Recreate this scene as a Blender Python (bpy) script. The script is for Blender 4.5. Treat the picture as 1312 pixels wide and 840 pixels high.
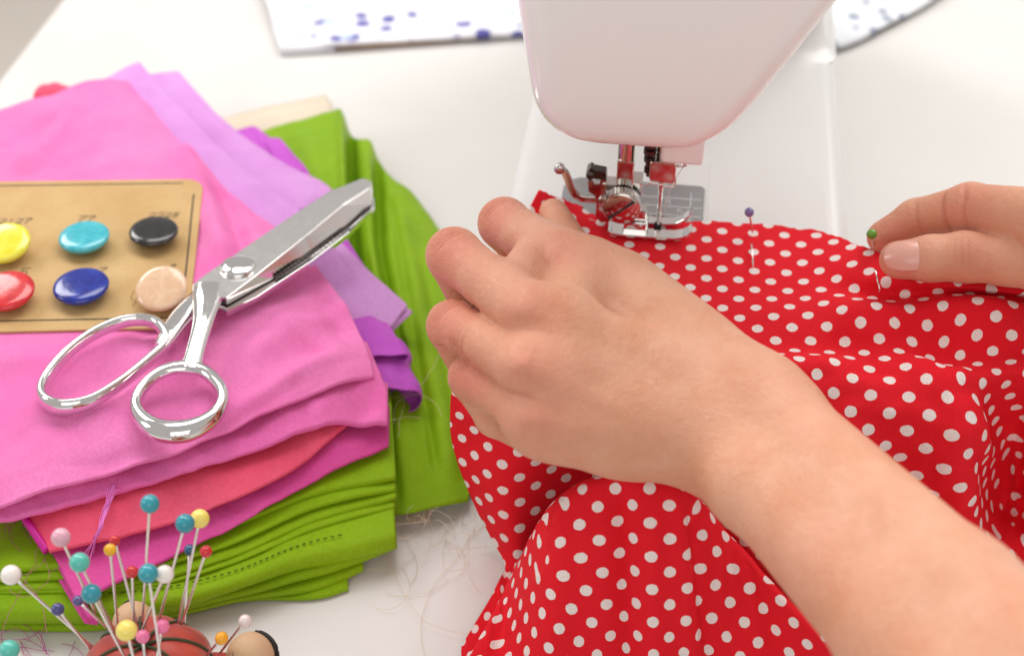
import bpy, bmesh, math, random
import numpy as np
from mathutils import Vector, Matrix

random.seed(7); np.random.seed(7)
for o in list(bpy.data.objects): bpy.data.objects.remove(o, do_unlink=True)
S = bpy.context.scene
COL = S.collection
MM = 0.001

# ------------------------------------------------------------------ camera (all lengths in mm, written to Blender in m)
TH, PS, FPX, BED = math.radians(40.5), math.radians(7.5), 1822.2, 75.0
F = np.array([-math.sin(PS)*math.cos(TH), math.cos(PS)*math.cos(TH), -math.sin(TH)])
R = np.array([math.cos(PS), math.sin(PS), 0.0]); UP = np.cross(R, F)
CAM = np.array([2.1, -461.5, 416.6])
cam_d = bpy.data.cameras.new('camera'); cam = bpy.data.objects.new('camera', cam_d); COL.objects.link(cam)
cam_d.lens = 50.0; cam_d.sensor_width = 36.0; cam_d.clip_start = 0.02; cam_d.clip_end = 50
cam.matrix_world = Matrix(((R[0], UP[0], -F[0], CAM[0]*MM), (R[1], UP[1], -F[1], CAM[1]*MM), (R[2], UP[2], -F[2], CAM[2]*MM), (0, 0, 0, 1)))
cam_d.dof.use_dof = True; cam_d.dof.focus_distance = 0.50; cam_d.dof.aperture_fstop = 8.0
S.camera = cam

# ------------------------------------------------------------------ light
W = bpy.data.worlds.new('World'); S.world = W; W.use_nodes = True
W.node_tree.nodes['Background'].inputs[0].default_value = (1.0, 0.955, 0.92, 1)
W.node_tree.nodes['Background'].inputs[1].default_value = 0.38
def area(name, loc, target, size, power, color=(1, 1, 1), sy=None):
    l = bpy.data.lights.new(name, 'AREA'); l.shape = 'RECTANGLE'; l.size = size; l.size_y = sy or size
    l.energy = power; l.color = color
    o = bpy.data.objects.new(name, l); COL.objects.link(o); o.location = loc
    o.rotation_euler = (Vector(target)-Vector(loc)).to_track_quat('-Z', 'Y').to_euler()
    return o
area('window_light', (0.0, 0.66, 1.45), (0.0, -0.03, 0.05), 1.4, 11.5, (1.0, 0.98, 0.95), 0.7)
area('window_light', (0.70, 1.0, 1.10), (0.05, -0.03, 0.05), 0.7, 6.0, (1.0, 0.98, 0.95), 0.6)
area('window_light', (-1.2, 0.80, 1.10), (-0.05, -0.03, 0.05), 0.7, 8.0, (1.0, 0.98, 0.95), 0.6)
area('front_fill_light', (0.15, -1.4, 0.75), (0.0, 0.0, 0.15), 1.1, 3.2, (1.0, 0.96, 0.92))  # added fill that brightens the machine face; stands for no real lamp
area('side_window_light', (-1.35, -0.35, 0.75), (-0.05, 0.0, 0.05), 0.35, 2.2, (1.0, 0.98, 0.96), 0.6)
S.view_settings.view_transform = 'Standard'; S.view_settings.look = 'None'
S.view_settings.exposure = 0.42; S.view_settings.gamma = 1.0; S.view_settings.use_curve_mapping = False
S.render.engine = 'CYCLES'

# ------------------------------------------------------------------ helpers: rays of the survey camera to points in the place
def ray(px, py): return F + R*((px-656)/FPX) - UP*((py-420)/FPX)
def Z(px, py, z): d = ray(px, py); return CAM + d*((z-CAM[2])/d[2])
def Y(px, py, y): d = ray(px, py); return CAM + d*((y-CAM[1])/d[1])
def reach(p, px, py, L, far=True):
    d = ray(px, py); d = d/np.linalg.norm(d); m = CAM - p
    b = d@m; c = m@m - L*L; q = b*b-c
    if q < 0: return CAM + d*(-b)
    return CAM + d*(-b + (math.sqrt(q) if far else -math.sqrt(q)))
def unit(v): v = np.array(v, float); return v/np.linalg.norm(v)
def smooth01(t): t = np.clip(t, 0, 1); return t*t*(3-2*t)

def tag(o, label=None, cat=None, group=None, kind=None):
    if label: o['label'] = label
    if cat: o['category'] = cat
    if group: o['group'] = group
    if kind: o['kind'] = kind
    return o
LOC = {}
def empty(name, loc, label=None, cat=None, group=None):
    o = bpy.data.objects.new(name, None); COL.objects.link(o); o.empty_display_size = 0.01
    o.location = np.array(loc)*MM; LOC[o.name] = np.array(loc, float)
    return tag(o, label, cat, group)
def mesh(name, V, Fc, mat=None, parent=None, smooth=True, uv=None, kind=None, solid=0, sub=0, bev=0, attrs=None, autosmooth=None):
    V = np.asarray(V, float).reshape(-1, 3)
    if parent is not None: base = LOC[parent.name]
    else:
        base = np.array([(V[:, 0].min()+V[:, 0].max())/2, (V[:, 1].min()+V[:, 1].max())/2, V[:, 2].min()])
    me = bpy.data.meshes.new(name)
    me.from_pydata(((V-base)*MM).tolist(), [], [tuple(int(i) for i in f) for f in Fc])
    if uv is not None:
        L = me.uv_layers.new(name='UVMap'); idx = np.empty(len(me.loops), np.int32); me.loops.foreach_get('vertex_index', idx)
        L.data.foreach_set('uv', np.asarray(uv, np.float32)[idx].ravel())
    for k, a in (attrs or {}).items():
        at = me.attributes.new(k, 'FLOAT', 'POINT'); at.data.foreach_set('value', np.asarray(a, np.float32))
    if smooth: me.polygons.foreach_set('use_smooth', [True]*len(me.polygons))
    me.update()
    o = bpy.data.objects.new(name, me); COL.objects.link(o)
    LOC[o.name] = base
    if parent is not None: o.parent = parent
    else: o.location = base*MM
    if parent is not None: o.location = (0, 0, 0)
    if mat: me.materials.append(mat)
    if solid:
        m = o.modifiers.new('thickness', 'SOLIDIFY'); m.thickness = solid*MM; m.offset = 0
    if bev:
        m = o.modifiers.new('bevel', 'BEVEL'); m.width = bev*MM; m.segments = 3; m.limit_method = 'ANGLE'; m.angle_limit = math.radians(35)
        m.harden_normals = False
    if sub:
        m = o.modifiers.new('subdivision', 'SUBSURF'); m.levels = sub; m.render_levels = sub
    if autosmooth: me.set_sharp_from_angle(angle=math.radians(autosmooth))
    if kind: o['kind'] = kind
    return o
class MB:
    def __init__(s): s.V = []; s.F = []
    def add(s, V, Fc):
        n = len(s.V); s.V += [tuple(v) for v in V]; s.F += [tuple(i+n for i in f) for f in Fc]; return s
    def box(s, c, d, rz=0):
        c = np.array(c, float); hx, hy, hz = np.array(d)/2.0
        ca, sa = math.cos(rz), math.sin(rz)
        V = []
        for z in (-hz, hz):
            for x, y in ((-hx, -hy), (hx, -hy), (hx, hy), (-hx, hy)): V.append(c+np.array([x*ca-y*sa, x*sa+y*ca, z]))
        return s.add(V, [(3, 2, 1, 0), (4, 5, 6, 7), (0, 1, 5, 4), (1, 2, 6, 5), (2, 3, 7, 6), (3, 0, 4, 7)])
    def tube(s, pts, rad, n=10, closed=False, flat=None, cap=True):
        V, Fc = tube_geo(pts, rad, n, closed, flat, cap); return s.add(V, Fc)
    def prism(s, poly, axis, a, b):
        """poly: list of (p,q) ; axis 'y': (x,z), axis 'z': (x,y), axis 'x': (y,z)"""
        n = len(poly); V = []
        for t in (a, b):
            for p, q in poly:
                V.append({'y': (p, t, q), 'z': (p, q, t), 'x': (t, p, q)}[axis])
        return s.add(V, [tuple(range(n))[::-1], tuple(range(n, 2*n))]+[(i, (i+1) % n, n+(i+1) % n, n+i) for i in range(n)])
    def build(s, name, mat, parent=None, **k): return mesh(name, s.V, s.F, mat, parent, **k)
def tube_geo(pts, rad, n=10, closed=False, flat=None, cap=True):
    pts = np.asarray(pts, float); m = len(pts)
    rad = np.broadcast_to(np.asarray(rad, float), (m,)) if np.ndim(rad) < 2 else np.asarray(rad)
    T = np.roll(pts, -1, 0)-np.roll(pts, 1, 0) if closed else np.gradient(pts, axis=0)
    T /= np.linalg.norm(T, axis=1)[:, None]+1e-12
    ref = np.array([0, 0, 1.0]) if abs(T[0][2]) < 0.9 else np.array([1.0, 0, 0])
    N = ref - T[0]*(ref@T[0]); N /= np.linalg.norm(N)
    V = []
    for i in range(m):
        if flat is not None: N = np.array(flat, float)
        N = N - T[i]*(N@T[i]); N /= np.linalg.norm(N); B = np.cross(T[i], N)
        rn, rb = (rad[i] if np.ndim(rad[i]) else (rad[i], rad[i]))
        for k in range(n):
            a = 2*math.pi*k/n; V.append(pts[i]+N*rn*math.cos(a)+B*rb*math.sin(a))
    Fc = []
    for i in range(m if closed else m-1):
        j = (i+1) % m
        for k in range(n): l = (k+1) % n; Fc.append((i*n+k, i*n+l, j*n+l, j*n+k))
    if cap and not closed: Fc += [tuple(range(n))[::-1], tuple(range((m-1)*n, m*n))]
    return V, Fc
def catmull(P, n, closed=False):
    P = np.asarray(P, float)
    Q = np.vstack([P[-1:], P, P[:2]]) if closed else np.concatenate([2*P[:1]-P[1:2], P, 2*P[-1:]-P[-2:-1]])
    m = len(P) if closed else len(P)-1
    t = np.linspace(0, m, n, endpoint=not closed); i = np.minimum(t.astype(int), m-1); f = (t-i)
    f = f.reshape(-1, *([1]*(P.ndim-1)))
    p0, p1, p2, p3 = Q[i], Q[i+1], Q[i+2], Q[i+3]
    return 0.5*((2*p1)+(-p0+p2)*f+(2*p0-5*p1+4*p2-p3)*f*f+(-p0+3*p1-3*p2+p3)*f**3)
def net(ctrl, nv, nu):
    C = np.asarray(ctrl, float)                     # rows, cols, 3
    A = catmull(C, nv)                              # nv, cols, 3
    return catmull(A.transpose(1, 0, 2), nu).transpose(1, 0, 2)
def gridfaces(nv, nu):
    i = np.arange(nv*nu).reshape(nv, nu)
    return np.stack([i[:-1, :-1], i[:-1, 1:], i[1:, 1:], i[1:, :-1]], -1).reshape(-1, 4)
def lathe(prof, n=40):
    V = []; Fc = []; m = len(prof)
    for r, z in prof:
        for k in range(n): a = 2*math.pi*k/n; V.append((r*math.cos(a), r*math.sin(a), z))
    for i in range(m-1):
        for k in range(n): l = (k+1) % n; Fc.append((i*n+k, i*n+l, (i+1)*n+l, (i+1)*n+k))
    Fc += [tuple(range(n))[::-1], tuple(range((m-1)*n, m*n))]
    return np.array(V), Fc
def frame(n, up=(0, 0, 1)):
    n = unit(n); u = np.array(up, float)
    if abs(n@u) > 0.95: u = np.array([0, 1.0, 0])
    a = unit(np.cross(u, n)); b = np.cross(n, a)
    return np.stack([a, b, n], 1)
def sphere_geo(c, r, n=16, m=10, sc=(1, 1, 1)):
    V = [(0, 0, 1)]
    for i in range(1, m):
        p = math.pi*i/m
        for k in range(n): a = 2*math.pi*k/n; V.append((math.sin(p)*math.cos(a), math.sin(p)*math.sin(a), math.cos(p)))
    V.append((0, 0, -1)); Fc = [(0, 1+k, 1+(k+1) % n) for k in range(n)]
    for i in range(m-2):
        for k in range(n): l = (k+1) % n; Fc.append((1+i*n+k, 1+(i+1)*n+k, 1+(i+1)*n+l, 1+i*n+l))
    e = len(V)-1; Fc += [(e, 1+(m-2)*n+(k+1) % n, 1+(m-2)*n+k) for k in range(n)]
    return np.array(V)*r*np.array(sc)+np.array(c), Fc
class Noise:
    """sum of warped sines: smooth, non-repeating over a desk"""
    def __init__(s, seed, wl, n=9):
        g = np.random.RandomState(seed); a = g.uniform(0, 2*math.pi, n); w = wl*g.uniform(0.6, 1.6, n)
        s.k = np.stack([np.cos(a), np.sin(a)], 1)*(2*math.pi/w)[:, None]; s.p = g.uniform(0, 6.28, n); s.n = n
    def __call__(s, x, y):
        r = 0
        for (kx, ky), p in zip(s.k, s.p): r = r+np.sin(kx*x+ky*y+p+0.8*np.sin(ky*0.7*x-kx*0.6*y+2*p))
        return r/math.sqrt(s.n)

# ------------------------------------------------------------------ materials
def srgb(r, g, b):
    f = lambda c: (c/12.92 if c <= 0.04045 else ((c+0.055)/1.055)**2.4)
    return (f(r/255), f(g/255), f(b/255), 1)
def mat(name, color, rough=0.5, metal=0.0, **k):
    m = bpy.data.materials.new(name); m.use_nodes = True; b = m.node_tree.nodes['Principled BSDF']
    b.inputs['Base Color'].default_value = color; b.inputs['Roughness'].default_value = rough; b.inputs['Metallic'].default_value = metal
    for n, v in k.items(): b.inputs[n.replace('_', ' ')].default_value = v
    return m
def N(m, t, **k):
    n = m.node_tree.nodes.new(t)
    for a, v in k.items():
        if a in n.inputs.keys(): n.inputs[a].default_value = v
        else: setattr(n, a, v)
    return n
def LK(m, a, b): m.node_tree.links.new(a, b)
def BS(m): return m.node_tree.nodes['Principled BSDF']
def coords(m, scale=1.0, kind='Object'):
    t = N(m, 'ShaderNodeTexCoord'); mp = N(m, 'ShaderNodeMapping'); mp.inputs['Scale'].default_value = (scale,)*3 if np.isscalar(scale) else scale
    LK(m, t.outputs[kind], mp.inputs[0]); return mp.outputs[0]
def mixc(m, a, b, fac, blend='MIX'):
    n = N(m, 'ShaderNodeMix', data_type='RGBA', blend_type=blend)
    for s, v in ((n.inputs[6], a), (n.inputs[7], b), (n.inputs[0], fac)):
        if hasattr(v, 'links'): LK(m, v, s)
        else: s.default_value = v
    return n.outputs[2]
def ramp(m, src, pts):
    n = N(m, 'ShaderNodeValToRGB'); e = n.color_ramp.elements
    while len(e) < len(pts): e.new(0.5)
    for el, (p, c) in zip(e, pts): el.position = p; el.color = c if len(c) == 4 else (*c, 1)
    LK(m, src, n.inputs[0]); return n.outputs[0]
def bump(m, h, dist, strength=1.0, normal=None):
    b = N(m, 'ShaderNodeBump'); b.inputs['Distance'].default_value = dist; b.inputs['Strength'].default_value = strength
    LK(m, h, b.inputs['Height'])
    if normal is not None: LK(m, normal, b.inputs['Normal'])
    return b.outputs[0]
def math_n(m, op, a, b=None):
    n = N(m, 'ShaderNodeMath', operation=op)
    for i, v in enumerate((a, b)):
        if v is None: continue
        if hasattr(v, 'links'): LK(m, v, n.inputs[i])
        else: n.inputs[i].default_value = v
    return n.outputs[0]
def weave_bump(m, vec, per, dist):
    """two crossed thread waves plus slub noise; vec in metres"""
    w = []
    for d in ('X', 'Y'):
        t = N(m, 'ShaderNodeTexWave', wave_type='BANDS', bands_direction=d); t.inputs['Scale'].default_value = 0.314/per*1.0
        t.inputs['Distortion'].default_value = 0.6; t.inputs['Detail'].default_value = 1; LK(m, vec, t.inputs['Vector']); w.append(t.outputs['Fac'])
    s = math_n(m, 'ADD', w[0], w[1])
    nz = N(m, 'ShaderNodeTexNoise'); nz.inputs['Scale'].default_value = 900; nz.inputs['Detail'].default_value = 3; LK(m, vec, nz.inputs['Vector'])
    s = math_n(m, 'ADD', s, nz.outputs['Fac'])
    return s
def cloth_mat(name, col, col2=None, rough=0.6, sheen=0.25, per=0.00045, dist=0.00007, spec=0.22, trans=0.0):
    m = mat(name, col, rough); b = BS(m)
    b.inputs['Sheen Weight'].default_value = sheen*0.15; b.inputs['Sheen Roughness'].default_value = 0.4; b.inputs['Specular IOR Level'].default_value = spec
    v = coords(m)
    n1 = N(m, 'ShaderNodeTexNoise'); n1.inputs['Scale'].default_value = 28; n1.inputs['Detail'].default_value = 4; LK(m, v, n1.inputs['Vector'])
    n2 = N(m, 'ShaderNodeTexNoise'); n2.inputs['Scale'].default_value = 700; n2.inputs['Detail'].default_value = 2; LK(m, v, n2.inputs['Vector'])
    c2 = col2 or tuple(min(1, x*1.12) for x in col[:3])+(1,)
    f = ramp(m, n1.outputs['Fac'], [(0.35, (0, 0, 0)), (0.65, (1, 1, 1))])
    c = mixc(m, col, c2, f)
    dk = tuple(x*0.86 for x in col[:3])+(1,)
    f2 = ramp(m, n2.outputs['Fac'], [(0.42, (0.3, 0.3, 0.3)), (0.6, (0, 0, 0))])
    c = mixc(m, c, dk, f2)
    LK(m, c, b.inputs['Base Color'])
    LK(m, bump(m, weave_bump(m, v, per, dist), dist), b.inputs['Normal'])
    return m
M = {}
M['table'] = mat('white_table_paint', (0.80, 0.775, 0.75, 1), 0.38)
_v = coords(M['table']); _n = N(M['table'], 'ShaderNodeTexNoise'); _n.inputs['Scale'].default_value = 9; _n.inputs['Detail'].default_value = 5; LK(M['table'], _v, _n.inputs['Vector'])
LK(M['table'], mixc(M['table'], (0.71, 0.69, 0.67, 1), (0.66, 0.635, 0.61, 1), ramp(M['table'], _n.outputs['Fac'], [(0.35, (0, 0, 0)), (0.7, (1, 1, 1))])), BS(M['table']).inputs['Base Color'])
_n2 = N(M['table'], 'ShaderNodeTexNoise'); _n2.inputs['Scale'].default_value = 160; _n2.inputs['Detail'].default_value = 3
LK(M['table'], coords(M['table'], (1, 0.12, 1)), _n2.inputs['Vector'])
LK(M['table'], bump(M['table'], _n2.outputs['Fac'], 0.0003, 0.5), BS(M['table']).inputs['Normal'])
M['floor'] = mat('beige_floor', (0.50, 0.42, 0.35, 1), 0.6)
_n = N(M['floor'], 'ShaderNodeTexNoise'); _n.inputs['Scale'].default_value = 3; LK(M['floor'], mixc(M['floor'], (0.80, 0.73, 0.66, 1), (0.76, 0.69, 0.62, 1), _n.outputs['Fac']), BS(M['floor']).inputs['Base Color'])
M['machine'] = mat('white_machine_plastic', (0.90, 0.905, 0.905, 1), 0.2, Coat_Weight=0.25, Coat_Roughness=0.06)
M['bedplastic'] = mat('white_bed_plastic', (0.76, 0.745, 0.73, 1), 0.28)
for k, sc, ds in (('machine', 260, 0.00004), ('bedplastic', 300, 0.00004)):
    _n = N(M[k], 'ShaderNodeTexNoise'); _n.inputs['Scale'].default_value = sc; LK(M[k], coords(M[k]), _n.inputs['Vector'])
    LK(M[k], bump(M[k], _n.outputs['Fac'], ds, 0.4), BS(M[k]).inputs['Normal'])
def metal(name, col, rough, sc=500, amt=0.12):
    m = mat(name, col, rough, 1.0); v = coords(m)
    n = N(m, 'ShaderNodeTexNoise'); n.inputs['Scale'].default_value = sc; n.inputs['Detail'].default_value = 4; LK(m, v, n.inputs['Vector'])
    LK(m, ramp(m, n.outputs['Fac'], [(0.3, (rough*(1-amt*3),)*3), (0.75, (rough*(1+amt*4),)*3)]), BS(m).inputs['Roughness'])
    n2 = N(m, 'ShaderNodeTexNoise'); n2.inputs['Scale'].default_value = 60; n2.inputs['Detail'].default_value = 3; LK(m, v, n2.inputs['Vector'])
    LK(m, bump(m, n2.outputs['Fac'], 0.00025, 0.05), BS(m).inputs['Normal'])
    return m
M['chrome'] = metal('polished_chrome', (0.80, 0.79, 0.78, 1), 0.07)
M['satin'] = metal('brushed_blade_steel', (0.86, 0.845, 0.83, 1), 0.17, 300, 0.05)
M['steel'] = metal('machine_steel', (0.66, 0.63, 0.60, 1), 0.12)
M['darksteel'] = metal('dark_screw_steel', (0.10, 0.09, 0.085, 1), 0.3)
M['plate'] = metal('needle_plate_steel', (0.42, 0.42, 0.43, 1), 0.34, 900, 0.03)
M['engrave'] = mat('white_plate_marking', (0.75, 0.75, 0.76, 1), 0.5)
M['slot'] = mat('dark_slot', (0.02, 0.02, 0.02, 1), 0.6)
M['pink'] = cloth_mat('pink_cotton', srgb(244, 116, 188), srgb(248, 136, 200), 0.36, 0.25)  # lighter second pink mottles the satin sheen into the colour
M['pink2'] = cloth_mat('hot_pink_cotton', srgb(243, 108, 184), srgb(247, 124, 194), 0.40, 0.25)
M['coral'] = cloth_mat('coral_cotton', srgb(244, 84, 118), srgb(246, 100, 132), 0.55, 0.25)
M['magenta'] = cloth_mat('magenta_cotton', srgb(226, 76, 160), srgb(234, 92, 172), 0.5, 0.25)
M['lilac'] = cloth_mat('lilac_cotton', srgb(216, 144, 220), srgb(224, 162, 228), 0.5, 0.3)
M['purple'] = cloth_mat('purple_cotton', srgb(198, 78, 204), srgb(208, 96, 212), 0.42, 0.25)
M['green'] = cloth_mat('lime_green_cotton', srgb(134, 176, 4), srgb(148, 188, 8), 0.48, 0.15)
M['cream'] = cloth_mat('cream_linen', srgb(232, 218, 196), None, 0.8, 0.2, per=0.0009, dist=0.0002)
M['stitch'] = mat('dark_stitch_hole', srgb(84, 116, 6), 0.8)
M['stitch_p'] = mat('purple_stitch', srgb(150, 70, 170), 0.8)
def skin_mat():
    m = mat('skin', srgb(226, 164, 134), 0.42); b = BS(m)
    b.inputs['Subsurface Weight'].default_value = 0.28; b.inputs['Subsurface Radius'].default_value = (1.0, 0.36, 0.2); b.inputs['Subsurface Scale'].default_value = 0.0035
    b.inputs['Specular IOR Level'].default_value = 0.38
    v = coords(m)
    n1 = N(m, 'ShaderNodeTexNoise'); n1.inputs['Scale'].default_value = 45; n1.inputs['Detail'].default_value = 5; n1.inputs['Roughness'].default_value = 0.6; LK(m, v, n1.inputs['Vector'])
    n2 = N(m, 'ShaderNodeTexNoise'); n2.inputs['Scale'].default_value = 420; n2.inputs['Detail'].default_value = 3; LK(m, v, n2.inputs['Vector'])
    c = mixc(m, srgb(212, 148, 115), srgb(228, 175, 146), ramp(m, n1.outputs['Fac'], [(0.3, (0, 0, 0)), (0.7, (1, 1, 1))]))
    n3 = N(m, 'ShaderNodeTexNoise'); n3.inputs['Scale'].default_value = 22; n3.inputs['Detail'].default_value = 3; LK(m, v, n3.inputs['Vector'])
    c = mixc(m, c, srgb(214, 132, 114), ramp(m, n3.outputs['Fac'], [(0.45, (0, 0, 0)), (0.75, (0.28, 0.28, 0.28))]))
    c = mixc(m, c, srgb(205, 132, 102), ramp(m, n2.outputs['Fac'], [(0.5, (0, 0, 0)), (0.85, (0.14, 0.14, 0.14))]))
    at = N(m, 'ShaderNodeAttribute', attribute_name='flush')
    c = mixc(m, c, srgb(214, 124, 108), at.outputs['Fac'])
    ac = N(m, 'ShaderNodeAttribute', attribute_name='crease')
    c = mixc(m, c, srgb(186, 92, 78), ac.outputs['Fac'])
    LK(m, c, b.inputs['Base Color'])
    vo = N(m, 'ShaderNodeTexVoronoi', feature='DISTANCE_TO_EDGE'); vo.inputs['Scale'].default_value = 1100; LK(m, v, vo.inputs['Vector'])
    hh = math_n(m, 'ADD', math_n(m, 'MINIMUM', vo.outputs['Distance'], 0.25), n2.outputs['Fac'])
    LK(m, bump(m, hh, 0.00045, 0.9), b.inputs['Normal'])
    return m
M['skin'] = skin_mat()
M['nail'] = mat('fingernail', srgb(232, 164, 146), 0.22, Coat_Weight=0.4, Coat_Roughness=0.12, Subsurface_Weight=0.2, Subsurface_Scale=0.002)
_n = N(M['nail'], 'ShaderNodeTexNoise'); _n.inputs['Scale'].default_value = 150; LK(M['nail'], mixc(M['nail'], srgb(226, 160, 144), srgb(232, 178, 162), _n.outputs['Fac']), BS(M['nail']).inputs['Base Color'])
def dots_mat():
    m = mat('red_polka_dot_cotton', (0.5, 0.01, 0.015, 1), 0.62); b = BS(m); b.inputs['Specular IOR Level'].default_value = 0.15
    uvn = N(m, 'ShaderNodeUVMap'); uvn.uv_map = 'UVMap'
    wob = N(m, 'ShaderNodeTexNoise'); wob.inputs['Scale'].default_value = 0.9; wob.inputs['Detail'].default_value = 2; LK(m, uvn.outputs[0], wob.inputs['Vector'])
    vm = N(m, 'ShaderNodeVectorMath', operation='SUBTRACT'); LK(m, wob.outputs['Color'], vm.inputs[0]); vm.inputs[1].default_value = (0.5, 0.5, 0.5)
    sc = N(m, 'ShaderNodeVectorMath', operation='SCALE'); LK(m, vm.outputs[0], sc.inputs[0]); sc.inputs['Scale'].default_value = 0.5
    ad = N(m, 'ShaderNodeVectorMath', operation='ADD'); LK(m, uvn.outputs[0], ad.inputs[0]); LK(m, sc.outputs[0], ad.inputs[1])
    P = 12.6
    fs = []
    for off in (0.0, P/2):
        o = N(m, 'ShaderNodeVectorMath', operation='ADD'); LK(m, ad.outputs[0], o.inputs[0]); o.inputs[1].default_value = (off+1000*P, off+1000*P, 0)
        md = N(m, 'ShaderNodeVectorMath', operation='MODULO'); LK(m, o.outputs[0], md.inputs[0]); md.inputs[1].default_value = (P, P, P)
        sb = N(m, 'ShaderNodeVectorMath', operation='SUBTRACT'); LK(m, md.outputs[0], sb.inputs[0]); sb.inputs[1].default_value = (P/2, P/2, 0)
        mu = N(m, 'ShaderNodeVectorMath', operation='MULTIPLY'); LK(m, sb.outputs[0], mu.inputs[0]); mu.inputs[1].default_value = (1, 1, 0)
        ln = N(m, 'ShaderNodeVectorMath', operation='LENGTH'); LK(m, mu.outputs[0], ln.inputs[0]); fs.append(ln.outputs['Value'])
    d = math_n(m, 'MINIMUM', fs[0], fs[1])
    f = ramp(m, math_n(m, 'DIVIDE', d, 4.0), [(0.50, (1, 1, 1)), (0.545, (0, 0, 0))])
    wv = N(m, 'ShaderNodeTexNoise'); wv.inputs['Scale'].default_value = 2.2; wv.inputs['Detail'].default_value = 3; LK(m, uvn.outputs[0], wv.inputs['Vector'])
    red = mixc(m, srgb(248, 34, 50), srgb(238, 22, 40), ramp(m, wv.outputs['Fac'], [(0.35, (0, 0, 0)), (0.65, (1, 1, 1))]))
    wh = mixc(m, srgb(255, 246, 242), srgb(240, 218, 214), ramp(m, wv.outputs['Fac'], [(0.45, (0, 0, 0)), (0.7, (1, 1, 1))]))
    LK(m, mixc(m, red, wh, f), b.inputs['Base Color'])
    ms = N(m, 'ShaderNodeVectorMath', operation='SCALE'); LK(m, uvn.outputs[0], ms.inputs[0]); ms.inputs['Scale'].default_value = 0.001
    LK(m, bump(m, weave_bump(m, ms.outputs[0], 0.0005, 0), 0.0001), b.inputs['Normal'])
    return m
M['dots'] = dots_mat()
def print_mat(name, base, cols, scale, rad, thr):
    m = cloth_mat(name, base, None, 0.7, 0.2); b = BS(m); v = coords(m)
    c = base
    for i, cc in enumerate(cols):
        vo = N(m, 'ShaderNodeTexVoronoi'); vo.inputs['Scale'].default_value = scale; vo.inputs['Randomness'].default_value = 0.55
        ad = N(m, 'ShaderNodeVectorMath', operation='MULTIPLY_ADD'); LK(m, v, ad.inputs[0]); ad.inputs[1].default_value = (1, 1, 0); ad.inputs[2].default_value = (0.37*i, 0.21*i, 0); LK(m, ad.outputs[0], vo.inputs['Vector'])
        f = ramp(m, vo.outputs['Distance'], [(rad, (1, 1, 1)), (rad+0.08, (0, 0, 0))])
        n = N(m, 'ShaderNodeTexNoise'); n.inputs['Scale'].default_value = 11; n.inputs['Detail'].default_value = 1; LK(m, ad.outputs[0], n.inputs['Vector'])
        g = ramp(m, n.outputs['Fac'], [(thr, (0, 0, 0)), (thr+0.02, (1, 1, 1))])
        c = mixc(m, c, cc, mixc(m, (0, 0, 0, 1), f, g))
    LK(m, c, b.inputs['Base Color']); return m
M['print'] = print_mat('white_blue_spot_cotton', srgb(236, 236, 242), [srgb(100, 100, 172), srgb(200, 214, 236)], 66, 0.29, 0.5)
M['print2'] = print_mat('white_grey_print_cotton', srgb(230, 232, 236), [srgb(150, 160, 180)], 90, 0.3, 0.48)
M['hem'] = mat('tan_hem', srgb(190, 150, 100), 0.8)
M['card'] = mat('tan_card', srgb(214, 176, 112), 0.75)
_m = M['card']; _v = coords(_m); _n = N(_m, 'ShaderNodeTexNoise'); _n.inputs['Scale'].default_value = 35; _n.inputs['Detail'].default_value = 6; LK(_m, _v, _n.inputs['Vector'])
_n2 = N(_m, 'ShaderNodeTexNoise'); _n2.inputs['Scale'].default_value = 900; _n2.inputs['Detail'].default_value = 2; LK(_m, _v, _n2.inputs['Vector'])
_c = mixc(_m, srgb(188, 150, 96), srgb(204, 171, 118), ramp(_m, _n.outputs['Fac'], [(0.3, (0, 0, 0)), (0.7, (1, 1, 1))]))
LK(_m, mixc(_m, _c, srgb(180, 138, 82), ramp(_m, _n2.outputs['Fac'], [(0.55, (0, 0, 0)), (0.75, (0.5, 0.5, 0.5))])), BS(_m).inputs['Base Color'])
M['ink'] = mat('black_ink', srgb(40, 36, 30), 0.7)
M['pencil'] = mat('brown_ink', srgb(120, 92, 56), 0.8)
def button_mat(name, c1, c2):
    m = mat(name, c1, 0.16, Coat_Weight=0.5, Coat_Roughness=0.05); v = coords(m)
    n = N(m, 'ShaderNodeTexNoise'); n.inputs['Scale'].default_value = 160; n.inputs['Detail'].default_value = 4; n.inputs['Distortion'].default_value = 1.5; LK(m, v, n.inputs['Vector'])
    LK(m, mixc(m, c1, c2, ramp(m, n.outputs['Fac'], [(0.4, (0, 0, 0)), (0.65, (1, 1, 1))])), BS(m).inputs['Base Color'])
    n2 = N(m, 'ShaderNodeTexNoise'); n2.inputs['Scale'].default_value = 250; LK(m, v, n2.inputs['Vector'])
    LK(m, bump(m, n2.outputs['Fac'], 0.0003, 0.3), BS(m).inputs['Normal']); return m

# ------------------------------------------------------------------ the setting: table, floor
b = MB(); b.box((410, 300, -16), (1577, 1300, 32)); t = b.build('table', M['table'], bev=3, smooth=False); tag(t, kind='structure')
b = MB(); b.box((0, 500, -745), (6000, 6000, 10)); t = b.build('floor', M['floor'], smooth=False); tag(t, kind='structure')

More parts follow.
